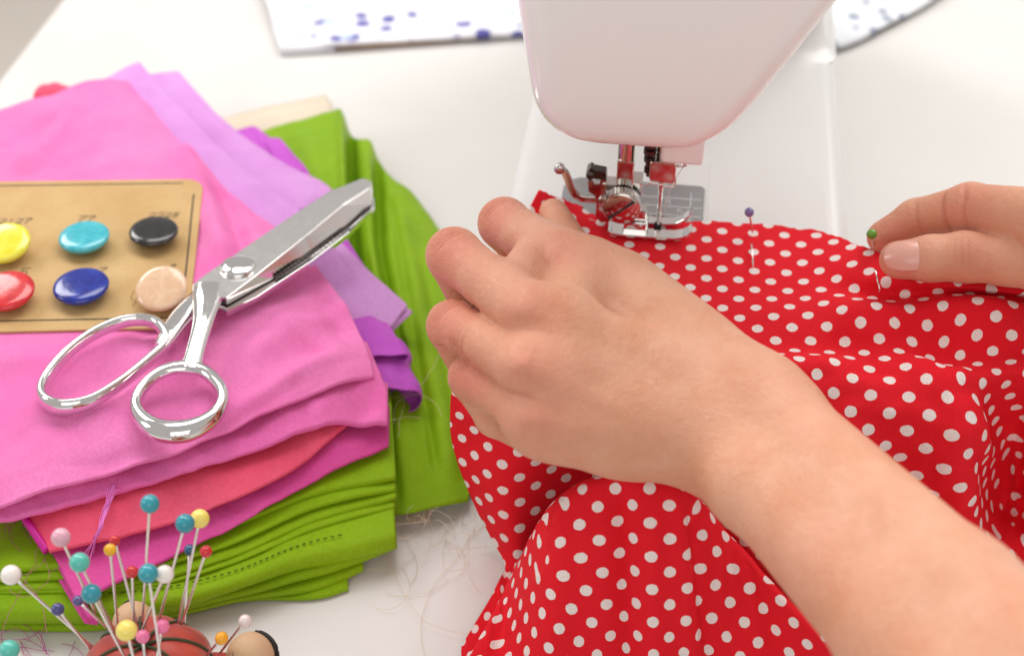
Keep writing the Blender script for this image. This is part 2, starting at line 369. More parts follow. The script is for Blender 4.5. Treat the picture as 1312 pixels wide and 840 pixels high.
# ------------------------------------------------------------------ sewing machine (needle at x=0, y=0; arm runs along +y)
def rrect(x0, x1, y0, y1, r, n=8):
    P = []
    for cx, cy, a0 in ((x1-r, y1-r, 0), (x0+r, y1-r, 90), (x0+r, y0+r, 180), (x1-r, y0+r, 270)):
        for i in range(n+1):
            a = math.radians(a0+90*i/n); P.append((cx+r*math.cos(a), cy+r*math.sin(a)))
    return P
def loft(rings, cap0=True, cap1=True):
    n = len(rings[0]); V = [p for r in rings for p in r]; Fc = []
    for i in range(len(rings)-1):
        for k in range(n): l = (k+1) % n; Fc.append((i*n+k, i*n+l, (i+1)*n+l, (i+1)*n+k))
    if cap0: Fc.append(tuple(range(n))[::-1])
    if cap1: Fc.append(tuple(range((len(rings)-1)*n, len(rings)*n)))
    return V, Fc
sm = empty('sewing_machine', (6, 60, 0), 'white sewing machine with chrome presser foot stitching the red dotted fabric', 'sewing machine')
# bed: rounded slab from table to 75 mm
rings = []
for z, i in ((0, 2), (3, 0), (66, 0), (70, .6), (73, 2.2), (74.5, 4.8), (75, 8)):
    rings.append([(x, y, z) for x, y in rrect(-63+i, 77.5-i, -80+i, 330-i, 24-i*0.9)])
V, Fc = loft(rings); mesh('bed', V, Fc, M['bedplastic'], sm, autosmooth=40)
# hook cover panel to the right of the needle plate, slightly proud, with rounded corner
P = [(19.6, -70), (60, -70), (66, -66), (68, -58), (68, 40), (66, 48), (60, 55), (52, 56.5), (24, 56.5), (21, 55.5), (19.6, 52)]
b = MB(); b.prism(P, 'z', 74.2, 75.35); b.build('hook_cover', M['bedplastic'], sm, smooth=False, bev=0.35)
# needle plate
P = [(18.4, -34), (18.4, 33.5), (16.5, 35.4), (-34, 35.4), (-38.5, 33), (-40.6, 28), (-40.6, -27), (-38.5, -32), (-34, -34)]
b = MB(); b.prism(P, 'z', 74.2, 75.45); npl = b.build('needle_plate', M['plate'], sm, smooth=False, bev=0.3)
b = MB()
for y in (13, 19, 25): b.box((2, y, 75.5), (30, 0.35, 0.12))
for x in (12.5,): b.box((x, 16, 75.5), (0.35, 28, 0.12))
b.build('plate_marking', M['engrave'], npl, smooth=False)
b = MB(); b.box((-10, 8, 75.5), (9, 2.2, 0.16)); b.box((-10, 16, 75.5), (9, 2.2, 0.16)); b.box((0, 10.5, 75.5), (5, 2.4, 0.16)); b.build('feed_slot', M['slot'], npl, smooth=False)
b = MB()
for y in (8, 16):
    for k in range(7): b.prism([(-13.6+k*1.1, 75.55), (-12.6+k*1.1, 75.55), (-13.1+k*1.1, 76.1)], 'y', y-0.8, y+0.8)
b.build('feed_dog', M['steel'], npl, smooth=False)
b = MB()   # small numerals engraved on the plate
for cx, cy, s in ((3.5, 22, 1), (8.5, 16, 1)):
    for p in ([(-1, 1.4), (-1, -1.4)], [(-1, 1.4), (.6, 1.2), (.5, 0), (-1, 0)], [(0, 0), (1, -1.4)]):
        b.tube([(cx+x, cy+y, 75.55) for x, y in p], 0.16, 5)
b.build('numeral', M['engrave'], npl)
# head: stacked rounded sections, widening to the front (+x) as it rises
def xl(z): return np.interp(z, [129, 142, 185, 240, 330], [-48.0, -49.8, -56, -60, -62])
def xr(z): return np.interp(z, [129, 138, 192, 215, 330], [20.5, 25.6, 56, 68, 72])
rings = []
zs = [129.0, 129.2, 130.0, 131.6, 134, 137.5, 142, 148, 156, 168, 182, 200, 220, 250, 280, 300, 308, 312]
ins = [22, 17, 12, 8, 4.8, 2.4, 0.9, 0.2, 0, 0, 0, 0, 0, 0, 0, 3, 9, 20]
insy = [9, 6.5, 4.5, 2.8, 1.6, .8, .3, 0, 0, 0, 0, 0, 0, 0, 0, 2, 8, 18]
for z, i, iy in zip(zs, ins, insy):
    zz = max(z, 134)
    rings.append([(x, y, z-2.6) for x, y in rrect(xl(zz)+i, xr(zz)-i*0.8, -22+iy+0.035*(z-129), 175, 13, 9)])
V, Fc = loft(rings); mesh('head', V, Fc, M['machine'], sm, autosmooth=50)
# column at the back, with a fillet to the bed
rings = []
for z, i in ((74.6, -16), (76, -10), (79, -5), (84, -1.8), (92, 0), (140, 0), (230, -2), (300, -1)):
    rings.append([(x, y, z) for x, y in rrect(-52+i*0.3, 70-i*0.45, 158+i, 320, 14, 8)])
V, Fc = loft(rings); mesh('column', V, Fc, M['bedplastic'], sm, autosmooth=50)
# lamp cover under the head
rings = []
for z, i in ((116.5, 1.2), (117.1, .3), (118.5, 0), (128, 0), (131, 0)):
    rings.append([(x, y, z) for x, y in rrect(-1.0+i, 15-i, -12+i, 6-i, 2.0-i*.5, 4)])
V, Fc = loft(rings); mesh('lamp_cover', V, Fc, M['machine'], sm, autosmooth=50)
def rod(b, x, y, z0, z1, r, n=24): b.tube([(x, y, z0), (x, y, z1)], r, n)
# presser bar and ankle
b = MB(); rod(b, -14.2, 1, 106, 140, 3.5); b.build('presser_bar', M['steel'], sm, autosmooth=40)
b = MB(); b.box((-14.2, 1, 101), (6.6, 7, 18)); pf0 = b.build('presser_shank', M['steel'], sm, smooth=False, bev=0.5)
b = MB(); b.box((-9.2, 2.5, 97), (4.0, 8, 6)); b.box((-20, 2.5, 96), (6, 6, 3)); b.build('shank_clamp', M['steel'], sm, smooth=False, bev=0.3)
# knurled thumb screw facing the left end of the machine
c = np.array([-14.6, -7.5, 91.5])
b = MB()
n = 72; P = []
for k in range(n):
    r = 7.3 + (0.28 if k % 2 else -0.18); a = 2*math.pi*k/n; P.append((c[0]+r*math.cos(a), c[2]+r*math.sin(a)))
b.prism(P, 'y', c[1], c[1]+4.2); sc = b.build('thumb_screw', M['steel'], sm, smooth=False)
V, Fc = lathe([(6.9, 0), (6.9, 0.5), (6.4, 0.9), (3, 1.15), (0.4, 1.2)], 40)
V = np.array([(c[0]+x, c[1]-z, c[2]+y) for x, y, z in V]); mesh('screw_face', V, [f[::-1] for f in Fc], M['steel'], sc, autosmooth=40)
a = math.radians(42); d = np.array([math.cos(a), 0, math.sin(a)])
b = MB(); b.tube([c+np.array([0, -1.05, 0])-d*6.5, c+np.array([0, -1.05, 0])+d*6.5], [(0.6, 0.7)]*2, 4, flat=(0, 1, 0)); b.build('screw_slot', M['slot'], sc, smooth=False)
b = MB(); b.tube([(c[0], -4, c[2]), (c[0], 4, c[2])], 2.4, 16); b.build('screw_thread', M['darksteel'], sc)
# bracket plate with lever and black clip on its rear side
pz = lambda px, py, y: tuple(Y(px, py, y)[[0, 2]])
P = [pz(x, y, 1.0) for x, y in ((753, 230), (761, 231), (762, 234), (768, 234), (769, 229), (777, 228), (777, 246), (780, 254), (781, 270), (786, 282), (770, 284), (762, 276), (764, 262), (762, 250), (754, 244))]
b = MB(); b.prism(P[::-1], 'y', 0.2, 1.6); b.build('bracket', M['steel'], sm, smooth=False, bev=0.25)
p = Y(774, 258, 0); V, Fc = lathe([(2.6, 0), (2.6, .5), (2.2, .9), (0.3, 1)], 24); V = np.array([(p[0]+x, -z, p[2]+y) for x, y, z in V]); mesh('rivet', V, [f[::-1] for f in Fc], M['steel'], sm)
P = [pz(x, y, 1.0) for x, y in ((755, 214), (757, 211), (760, 212), (761, 214), (777, 217), (778, 228), (762, 226), (755, 225))]
b = MB(); b.prism(P[::-1], 'y', -1, 3.2); b.build('clip', M['darksteel'], sm, smooth=False, bev=0.5)
b = MB(); p = Y(757, 220, 1); b.tube([p-[0, 3, 0], p+[0, 3.5, 0]], 1.7, 14); b.build('clip_screw', M['darksteel'], sm)
L = catmull([Y(x, y, 4) for x, y in ((717, 217), (723, 220), (728, 230), (733, 243), (741, 252), (752, 255), (768, 255), (782, 252))], 40)
b = MB(); b.tube(L, [(0.8, 1.75)]*40, 10, flat=(0, 1, 0)); lv = b.build('lever', M['steel'], sm)
b = MB(); p = Y(717, 216, 4); b.tube([p-[0, 1, 0], p+[0, 1, 0]], 2.1, 18); b.build('lever_tip', M['steel'], lv)
# presser foot: sole with two upturned toes, hinge block
zs = 77.6
b = MB()
def strip(path, y0, y1, th):
    V = []; n = len(path)
    for x, z in path: V += [(x, y0, z), (x, y1, z), (x, y1, z+th), (x, y0, z+th)]
    Fc = [(0, 1, 2, 3), ((n-1)*4+3, (n-1)*4+2, (n-1)*4+1, (n-1)*4)]
    for i in range(n-1):
        for k in range(4): l = (k+1) % 4; Fc.append((i*4+k, (i+1)*4+k, (i+1)*4+l, i*4+l))
    b.add(V, Fc)
toe = [(x, zs+z) for x, z in ((-4, 0), (3, 0), (7, 0.3), (10, 1.2), (12, 2.6), (13.4, 4.4))]
toe2 = [(x, zs+z) for x, z in ((-4, 0), (3, 0), (7, 0.6), (10, 2.6), (12, 5), (13.4, 8))]
strip(toe, -7.5, -1.8, 1.3); strip(toe2, 2.0, 6.5, 1.3)
strip([(-19.5, zs+1.6), (-17.5, zs+.4), (-15, zs), (-4, zs)], -7.5, 6.5, 1.3)
ft = b.build('presser_foot', M['chrome'], sm, smooth=False, bev=0.4)
b = MB(); b.box((-9, -4.6, zs+3.2), (9, 1.6, 4.4)); b.box((-9, 3.4, zs+3.2), (9, 1.6, 4.4)); b.box((-12.5, -0.6, zs+3.6), (3, 6.6, 3)); b.tube([(-7, -6, zs+4), (-7, 5, zs+4)], 1.1, 12)
b.build('foot_hinge', M['chrome'], ft, smooth=False, bev=0.3)
b = MB(); b.box((-8.5, -0.6, zs+7.5), (7, 5.6, 6)); b.build('foot_holder', M['steel'], sm, smooth=False, bev=0.5)
# needle bar, clamp, needle
b = MB(); rod(b, 0, 0, 112, 140, 2.9); b.build('needle_bar', M['steel'], sm, autosmooth=40)
P = [(-4.9, 105.2), (-4.2, 103.4), (4.4, 103.0), (5.2, 104), (5.2, 110.6), (4.6, 112.6), (-4.4, 112.6), (-4.9, 111.8)]
b = MB(); b.prism(P, 'y', -5.2, 3.6); b.build('needle_clamp', M['steel'], sm, smooth=False, bev=0.5)
b = MB(); b.tube(catmull([(-5.8, -5.4, 101.6), (-4.8, -5.4, 102.8), (-1, -5.6, 102.9), (3, -5.6, 102.2), (5.2, -5.4, 103), (5.4, -4.6, 106)], 26), 0.38, 8); b.build('thread_guide', M['chrome'], sm)
b = MB(); b.tube([(5.0, -1, 109), (8.0, -1, 109)], 0.6, 8); b.tube(catmull([(8.0, -1, 109), (8.8, -1.4, 109.6), (8.6, -1.8, 110.6), (7.7, -1.6, 110.4)], 12), 0.5, 8); b.build('guide_hook', M['chrome'], sm)
b = MB()
for z, r in ((107, 1.9), (109.6, 1.5), (112, 2.2), (115.5, 2.5), (118.5, 2.3)): b.tube([(-5.2, -2, z-1), (-5.2, -2, z+1)], r, 18)
rod(b, -5.2, -2, 104, 122, 0.9, 12); b.build('clamp_screw', M['darksteel'], sm, autosmooth=40)
b = MB(); b.tube([(0, 0, 104), (0, 0, 97), (0, 0, 96), (0, 0, 80), (0, 0, 75.8)], [1.25, 1.2, .85, .75, .2], 14); b.build('needle', M['steel'], sm, autosmooth=40)
b = MB(); b.tube([(-1.4, 0, 79.0), (1.4, 0, 79.0)], [(1.8, 1.2)]*2, 12); b.build('needle_seat', M['slot'], sm)
M['thread'] = mat('white_thread', (0.8, 0.77, 0.74, 1), 0.8)
b = MB(); b.tube(catmull([(14, -2, 124), (8.4, -1.6, 110), (4.2, -2.4, 101), (1.6, -1.4, 86), (0.3, -0.4, 79)], 30), 0.16, 6); b.build('upper_thread', M['thread'], sm)
# ------------------------------------------------------------------ red polka dot fabric: one sheet from the seam, over the bed end, down to the table
def pt(a):
    if len(a) == 3: return Z(*a)
    return Y(a[0], a[1], a[3])
z_, y_ = (lambda x, y, v: (x, y, v)), (lambda x, y, v: (x, y, None, v))
rows = [
 [(690,244,89), (738,262,80), (792,287,76.8), (905,284,76.4), (1040,295,76.6), (1110,318,84), (1190,342,92), (1270,360,90), (1350,372,88), (1430,380,86)],
 [(648,325,84), (705,335,77.4), (785,338,76.6), (900,322,76.4), (1025,326,76.6), (1105,350,84), (1185,362,90), (1265,371,89), (1350,380,87), (1430,390,86)],
 [(600,430,76), (672,420,76.8), (770,402,76.6), (890,372,76.6), (1010,370,76.6), (1095,377,79.5), (1185,378,84), (1265,380,84), (1350,388,82), (1430,396,81)],
 [(581,490,68), (665,478,76.8), (765,450,76.6), (880,418,76.8), (1000,402,79), (1090,397,84), (1185,392,88), (1265,391,90), (1350,394,88), (1430,400,86)],
 [(577,525,58), (655,520,73), (760,492,76.8), (870,465,77), (985,447,77), (1085,446,77), (1185,452,77.5), (1250,456,78), (1350,450,80), (1430,456,78)],
 [(579,560,46), (650,560,60), (750,530,77), (860,505,79), (985,475,80.5), (1090,468,82.5), (1185,481,83), (1244,486,83), (1318,486,78), (1400,490,78)],
 [(590,600,34), (648,605,45), (738,586,47), y_(852,548,-92), y_(966,533,-90), y_(1095,540,-95), y_(1188,560,-97), y_(1246,570,-97), y_(1300,545,-66), y_(1390,560,-92)],
 [(608,645,18), (652,655,26), (722,646,24), y_(824,608,-101), y_(932,602,-103), y_(1100,620,-101), y_(1190,650,-104), y_(1247,662,-103), y_(1298,620,-62), y_(1395,650,-98)],
 [(634,695,4), (664,706,8), (716,694,8), y_(815,660,-108), y_(920,650,-110), y_(1000,690,-112), (1160,740,15), (1249,745,13), (1300,690,12), (1400,740,10)],
 [(646,722,2), (668,738,2), (712,732,2), (812,730,4), (915,730,6), (1000,760,6), (1142,795,4), (1245,795,4), (1305,740,4), (1400,800,3)],
 [(648,760,1.4), (672,772,1.4), (712,768,1.4), (810,770,1.4), (910,780,1.4), (1005,820,2), (1130,860,2), (1240,860,2), (1310,810,2), (1400,860,2)],
 [(640,800,1.2), (670,805,1.2), (712,804,1.2), (808,810,1.2), (908,825,1.2), (1010,880,2), (1130,960,2), (1240,960,2), (1310,930,2), (1400,930,2)],
]
C = np.array([[pt(a) for a in r] for r in rows])
nv, nu = 190, 211
G = net(C, nv, nu)
vv, uu = np.meshgrid(np.linspace(0, 11, nv), np.linspace(0, 9, nu), indexing='ij')
def normals(G):
    du = np.gradient(G, axis=1); dv = np.gradient(G, axis=0); n = np.cross(du, dv); n /= np.linalg.norm(n, axis=2)[..., None]+1e-9
    return n if n[nv//3, nu//2, 2] > 0 else -n
n = normals(G)
# hanging pleats on the front and soft wrinkles, stronger off the bed
def gau(x, c, s): return np.exp(-((x-c)/s)**2)
hang = smooth01((vv-8.0)/1.6)
pl = 1.2*gau(uu, 2.5+0.03*(vv-8), 0.25) - 3.6*gau(uu, 3.02+0.03*(vv-8), 0.17) + 2.4*gau(uu, 3.45, 0.25) - 2.8*gau(uu, 3.95+0.05*(vv-8), 0.17) + 2.4*gau(uu, 4.4, 0.25) - 2.5*gau(uu, 4.95, 0.2) + 2.5*gau(uu, 5.6, .3) - 2*gau(uu, 6.3, .25)
dsp = 0*hang
n1, n2 = Noise(3, 38), Noise(5, 16)
amp = 0.25+2.0*smooth01((vv-2)/4)*smooth01((uu-3.2)/1.5)
dsp = dsp + amp*(n1(G[..., 0], G[..., 1]+0.6*G[..., 2])*0.7+n2(G[..., 0], G[..., 1]+0.8*G[..., 2])*0.22)*smooth01(vv/1.5)
# diagonal drag wrinkles towards the pinned hand
q = (G[..., 0]-70)*0.5+(G[..., 1]+30)*0.85
dsp = dsp + smooth01((uu-3.8)/1.2)*smooth01((vv-1.2)/1)*smooth01((6-vv)/1.5)*(1.3*np.sin(q/7.0+0.05*G[..., 0]+0.6*np.sin(G[..., 0]*0.07)))
G = G + n*dsp[..., None]
G[..., 2] = np.maximum(G[..., 2], 1.2)
on = (G[..., 0] > -62) & (G[..., 0] < 76) & (G[..., 1] > -79)
G[..., 2] = np.where(on, np.maximum(G[..., 2], BED+1.1), G[..., 2])
# frayed, slightly wavy seam edge
G[0, :, 1] += 0.4*np.sin(np.arange(nu)*0.55)+0.3*np.sin(np.arange(nu)*1.7)
# flatten to the print: relax a planar grid to the true edge lengths
def relax(G, it=700, U0=None, w=1.25):
    du = np.linalg.norm(np.diff(G, axis=1), axis=2); dv = np.linalg.norm(np.diff(G, axis=0), axis=2)
    d1 = np.linalg.norm(G[1:, 1:]-G[:-1, :-1], axis=2); d2 = np.linalg.norm(G[1:, :-1]-G[:-1, 1:], axis=2)
    U = np.zeros(G.shape[:2]+(2,)); U[:, 1:, 0] = np.cumsum(du.mean(0)); U[1:, :, 1] = -np.cumsum(dv.mean(1))[:, None]
    if U0 is not None: U = U0
    for step in range(it):
        A = np.zeros_like(U); Wt = np.zeros(U.shape[:2])
        for (a, b_, L) in (((slice(None), slice(1, None)), (slice(None), slice(None, -1)), du), ((slice(1, None), slice(None)), (slice(None, -1), slice(None)), dv),
                           ((slice(1, None), slice(1, None)), (slice(None, -1), slice(None, -1)), d1), ((slice(1, None), slice(None, -1)), (slice(None, -1), slice(1, None)), d2)):
            e = U[a]-U[b_]; l = np.linalg.norm(e, axis=2)+1e-9; c = e*(0.5*(L-l)/l)[..., None]
            A[a] += c; A[b_] -= c; Wt[a] += 1; Wt[b_] += 1
        U += w*A/Wt[..., None]
    return U
def relax_multi(G):
    up_ = lambda U, a, b_: catmull(catmull(U, a).transpose(1, 0, 2), b_).transpose(1, 0, 2)
    U7 = relax(G[::7, ::7], 1500)                                   # large-scale flattening, then a gentle refinement
    U3 = relax(G[::3, ::3], 60, up_(U7, nv, nu)[::3, ::3].copy(), 0.7)
    return up_(U3, nv, nu)
UV = relax_multi(G)
UV -= UV[0, nu*3//9]
rf = mesh('dotted_fabric', G.reshape(-1, 3), gridfaces(nv, nu), M['dots'], None, uv=UV.reshape(-1, 2)*1.02, solid=0.5)
tag(rf, 'red cotton fabric with white polka dots draped over the machine bed and table', 'fabric')
# the fold that billows forward over the table edge of the drape
SIL = [(590,862,2), (626,797,4), (655,741,9), y_(698,664,-136), y_(742,626,-134), y_(792,612,-133), y_(842,614,-133), y_(882,627,-134), (918,668,52), (960,715,46), (1015,775,38), (1090,850,30)]
BOT = [(566,900), (612,900), (650,905), (696,905), (742,905), (796,905), (846,905), (892,905), (938,910), (985,915), (1040,920), (1110,925)]
sil = np.array([pt(a) for a in SIL]); bot = np.array([Z(x, y, 3.0) for x, y in BOT])
away = np.array([-F[0], -F[1], 0]); away /= -np.linalg.norm(away)
def mix(f, bulge, lift=0):
    q = sil*(1-f)+bot*f; q = q-away*bulge; q[:, 2] += lift; return q
tuck = sil+away*9; tuck[:, 2] -= 9; tuck2 = sil+away*12; tuck2[:, 2] = np.maximum(sil[:, 2]-26, 1.5)
C2 = np.stack([tuck2, tuck, sil, mix(0.16, 3.0, 2.0), mix(0.45, 4.0, 1.0), mix(0.75, 3.0), mix(1.0, 0.0)])
nv2, nu2 = 121, 181
G2 = net(C2, nv2, nu2)
v2, u2 = np.meshgrid(np.linspace(0, 6, nv2), np.linspace(0, 11, nu2), indexing='ij')
nn2 = np.cross(np.gradient(G2, axis=1), np.gradient(G2, axis=0)); nn2 /= np.linalg.norm(nn2, axis=2)[..., None]+1e-9
if nn2[nv2*2//3, nu2//2, 1] > 0: nn2 = -nn2
hg = smooth01((v2-1.7)/1.6)
d2 = hg*(-3.4*gau(u2, 5.0+0.02*v2, 0.28)+2.2*gau(u2, 5.8, 0.45)-3.2*gau(u2, 7.0+0.14*(v2-2), 0.26)+2.0*gau(u2, 7.9+0.14*(v2-2), 0.5)-2.2*gau(u2, 8.9+.2*(v2-2), 0.3)+1.0*gau(u2, 3.6, 0.6))
d2 = d2+0.35*hg*n1(G2[..., 0], G2[..., 2])+0.15*n2(G2[..., 0], G2[..., 2])
G2 = G2+nn2*d2[..., None]; G2[..., 2] = np.maximum(G2[..., 2], 1.6)
h0 = 42                                                            # flatten the visible face, run the print on over the crest
Ua = relax(G2[h0::6, ::6], 1500); Ua = catmull(catmull(Ua, len(range(h0, nv2))).transpose(1, 0, 2), nu2).transpose(1, 0, 2)
U2 = np.zeros((nv2, nu2, 2)); U2[h0:] = Ua; g0 = Ua[0]-Ua[4]; g0 /= np.linalg.norm(g0, axis=1)[:, None]+1e-9
ds = np.linalg.norm(np.diff(G2[:h0+1], axis=0), axis=2)[::-1].cumsum(0)[::-1]
U2[:h0] = Ua[0][None]+g0[None]*ds[..., None]
ff = mesh('front_fold', G2.reshape(-1, 3), gridfaces(nv2, nu2), M['dots'], rf, uv=U2.reshape(-1, 2)*1.09, solid=0.5)
# seam stitches beside the foot
b = MB()
for k in range(9):
    a = -22-k*3.4; p = np.array([a, 1.5+0.12*(a+20)*-0.2, 78.0]); b.tube([p, p+[-2.2, 0.5, 0.25], ], 0.2, 5)
tag(b.build('seam_stitch', M['thread'], rf), kind='stuff')
# folded-back curled strip end under the fingers
# ------------------------------------------------------------------ folded cloths
def fold(name, ctrl, th, matl, parent, nv=40, nu=60, roll='F', under=16, wr=0.5, wl=45, seed=1, tip=0.35, zmin=0.7, flat=None, fine=0, ridges=()):
    """a folded layer: top sheet through ctrl (rows back to front), rolled under on the chosen sides; ends stay open"""
    G = net([[Z(*p) for p in r] for r in ctrl], nv, nu)
    nz, nz2 = Noise(seed, wl), Noise(seed+50, wl*0.42)
    d = wr*(nz(G[..., 0], G[..., 1])+0.35*nz2(G[..., 0], G[..., 1]))
    for (x0, y0, x1, y1, h, w) in ridges:        # soft ridge or crease (h<0) along a line given in photo survey coordinates at the layer's height
        a = Z(x0, y0, G[..., 2].mean())[:2]; c = Z(x1, y1, G[..., 2].mean())[:2]; ab = c-a; L = np.linalg.norm(ab); ab = ab/L
        q = G[..., :2]-a; s = q@ab; t = q@np.array([-ab[1], ab[0]])
        d = d+h*np.exp(-(t/w)**2)*smooth01((s+4)/14)*smooth01((L-s+4)/14)
    if fine: d = d+fine*np.abs(Noise(seed+90, 26, 5)(G[..., 0]+0.5*G[..., 1], G[..., 1]))
    G[..., 2] += d
    if flat:
        cx = G[..., :2]-flat[0]; a_ = cx@flat[1]; b_ = cx@flat[2]
        ins = smooth01((-a_+12)/14)*smooth01((-b_+10)/14)*smooth01((b_+flat[3]+12)/14)
        s_ = np.clip(-a_, 0, 130); G[..., 2] += 0.056*s_*ins
        G[..., 2] = np.minimum(G[..., 2], 49.1+0.056*s_+(1-ins)*8)
    r = th/2.0
    if 'R' in roll: G = _roll(G.transpose(1, 0, 2), r, under).transpose(1, 0, 2)
    if 'L' in roll: G = _roll(G[:, ::-1].transpose(1, 0, 2), r, under).transpose(1, 0, 2)[:, ::-1]
    if 'F' in roll: G = _roll(G, r, under)
    if 'B' in roll: G = _roll(G[::-1], r, under)[::-1]
    G[..., 2] = np.maximum(G[..., 2], zmin)
    return mesh(name, G.reshape(-1, 3), gridfaces(*G.shape[:2]), matl, parent, solid=tip)
def _roll(G, r, under, k=9):
    out = G[-1]-G[-3]; out[:, 2] = 0; out /= np.linalg.norm(out, axis=1)[:, None]+1e-9
    for _ in range(3): out[1:-1] = (out[:-2]+out[1:-1]*2+out[2:])/4
    add = []
    rr = r*(1+0.25*np.sin(np.linspace(0, 9, len(out))))[:, None]
    for i in range(1, k+1):
        a = math.pi*i/k; p = G[-1]+out*rr*math.sin(a); p = p.copy(); p[:, 2] += rr[:, 0]*(math.cos(a)-1); add.append(p)
    for i in range(1, 5):
        p = add[k-1]-out*under*i/4; add.append(p)
    return np.concatenate([G, np.stack(add)], 0)
def band(front, back, z, zb=None, rows=3):
    """control rows between a back polyline and a front polyline (same number of points)"""
    zb = z if zb is None else zb; R_ = []
    for i in range(rows):
        f = i/(rows-1)
        R_.append([(b_[0]*(1-f)+f_[0]*f, b_[1]*(1-f)+f_[1]*f, ((b_[2] if len(b_) > 2 else zb)*(1-f)+(f_[2] if len(f_) > 2 else z)*f)) for b_, f_ in zip(back, front)])
    return R_
def up(poly, dy, dx=0): return [(p[0]+dx, p[1]-dy) for p in poly]
# cream linen at the very bottom of the pile
cr = mesh('cream_cloth', (lambda G: G.reshape(-1, 3))(net([[Z(x, y, z) for x, y, z in r] for r in (
  [(120,215,1), (200,180,2), (285,152,3), (350,136,4), (418,122,3)], [(100,330,1), (200,320,2), (300,310,2), (400,300,2), (500,300,1)],
  [(100,480,1), (220,480,2), (330,480,2), (440,480,2), (545,470,1)], [(100,640,1), (220,640,2), (330,640,2), (440,650,2), (552,648,1.2)], [(120,690,1), (220,690,1), (330,690,1.4), (440,690,1), (540,664,1)])], 40, 40)), gridfaces(40, 40), M['cream'], None, solid=0.5)
tag(cr, 'cream linen with a frayed corner lying beneath the green cloth', 'cloth')
# green cloth
g = empty('green_cloth', (*Z(380, 500, 0)[:2], 0), 'lime green cotton folded in many layers at the bottom of the pile', 'cloth')
G1 = [
 [(300,180,12), (372,158,14), (425,143,17), (437,141,21), (449,172,6), (460,178,14), (474,180,14), (484,204,8), (500,226,11), (530,250,8), (560,290,3)],
 [(300,250,15), (375,235,17), (425,220,19), (441,222,24), (450,236,5), (463,236,15), (475,236,18), (484,252,6), (503,262,13), (543,288,10), (580,318,4)],
 [(300,330,16), (385,320,18), (430,308,20), (445,310,24), (453,316,7), (466,316,16), (478,318,18), (488,326,7), (510,332,14), (556,345,11), (600,360,4)],
 [(300,430,16), (395,425,17), (445,410,19), (462,410,19), (472,412,12), (484,412,16), (496,414,18), (508,420,9), (524,426,14), (566,430,11), (612,440,4)],
 [(300,540,14), (400,540,15), (455,530,16), (478,530,16), (490,530,13), (502,530,14.5), (514,530,14.5), (528,534,12.5), (548,536,13), (580,540,11), (618,545,4)],
 [(300,640,9), (420,645,9), (470,650,9), (496,653,9), (506,654,8.5), (518,654,9), (532,652,9), (546,648,8.6), (562,644,8.5), (580,640,8), (600,636,6)],
]
fold('cloth_layer', G1, 1.4, M['green'], g, 110, 150, 'F', wr=0.5, wl=34, seed=11, under=25, ridges=[(500,250,560,600,-2.6,2.2), (512,270,580,600,1.8,4), (470,330,512,640,-2.0,2.0), (540,330,590,560,-1.6,2.4), (390,170,430,300,1.6,5)])
stk = [
 ([(-60,800),(140,800),(300,768),(400,762),(446,750)], 2.2, 1.8, 7),
 ([(-60,795),(140,795),(310,765),(400,748),(465,722)], 4.6, 2.6, 8),
 ([(-60,786),(160,782),(300,757),(400,728),(503,693)], 8.6, 3.6, 9),
 ([(-60,772),(160,766),(290,742),(390,704),(507,678)], 15.0, 7.5, 10),
 ([(-60,757),(160,752),(290,722),(400,676),(506,646)], 16.2, 1.2, 15),
 ([(-60,752),(160,745),(290,712),(400,664),(508,634)], 17.6, 1.8, 12),
 ([(-60,742),(160,730),(290,696),(400,648),(507,622)], 20.0, 1.6, 13),
 ([(-60,730),(160,712),(290,672),(400,628),(507,606)], 22.6, 2.4, 14),
]
for fr, zt, th, sd in stk:
    bk = up(fr, 165, -10)
    fold('cloth_layer', band(fr, bk, zt, zt+0.5, 4), th, M['green'], g, 46, 110, 'F', wr=0.3, wl=60, seed=sd, under=30)
# stitch holes along the green front folds
b = MB()
for fr, zt, th, off in ((stk[3][0], 15.0, 7.5, -8),):
    c = catmull(np.array(fr, float), 200)
    for i in range(40, 170, 4):
        p = Z(c[i, 0], c[i, 1]+off, zt+0.9); q = Z(c[i+2, 0], c[i+2, 1]+off, zt+0.9)
        b.tube([p, q], 0.28, 5)
tag(b.build('stitch_line', M['stitch'], g), kind='stuff')
# lilac and purple cloth
l = empty('lilac_cloth', (*Z(400, 330, 20)[:2], 18), 'lilac cotton with purple folds sticking out from under the pink cloth', 'cloth')
fold('cloth_layer', band([(330,215),(362,205),(386,208),(440,300),(500,390)], [(240,200),(310,165),(334,168),(352,205),(380,260)], 25, 25, 4), 2.4, M['purple'], l, 40, 60, 'R', seed=21, wr=0.3)
fold('cloth_layer', [[(270,140,26),(300,165,26),(318,164,26),(334,182,25)],[(300,190,27),(320,185,27),(335,190,26),(350,210,25)],[(330,230,27),(345,225,27),(362,225,26),(380,240,25)]], 2, M['purple'], l, 30, 40, 'R', seed=22, wr=0.3)
fold('cloth_layer', [[(340,180,26),(350,177,26),(358,178,26)],[(350,200,26),(365,192,26),(374,196,25)],[(370,230,26),(382,222,26),(392,218,25)]], 1.6, M['purple'], l, 30, 30, 'R', seed=23, wr=0.2)
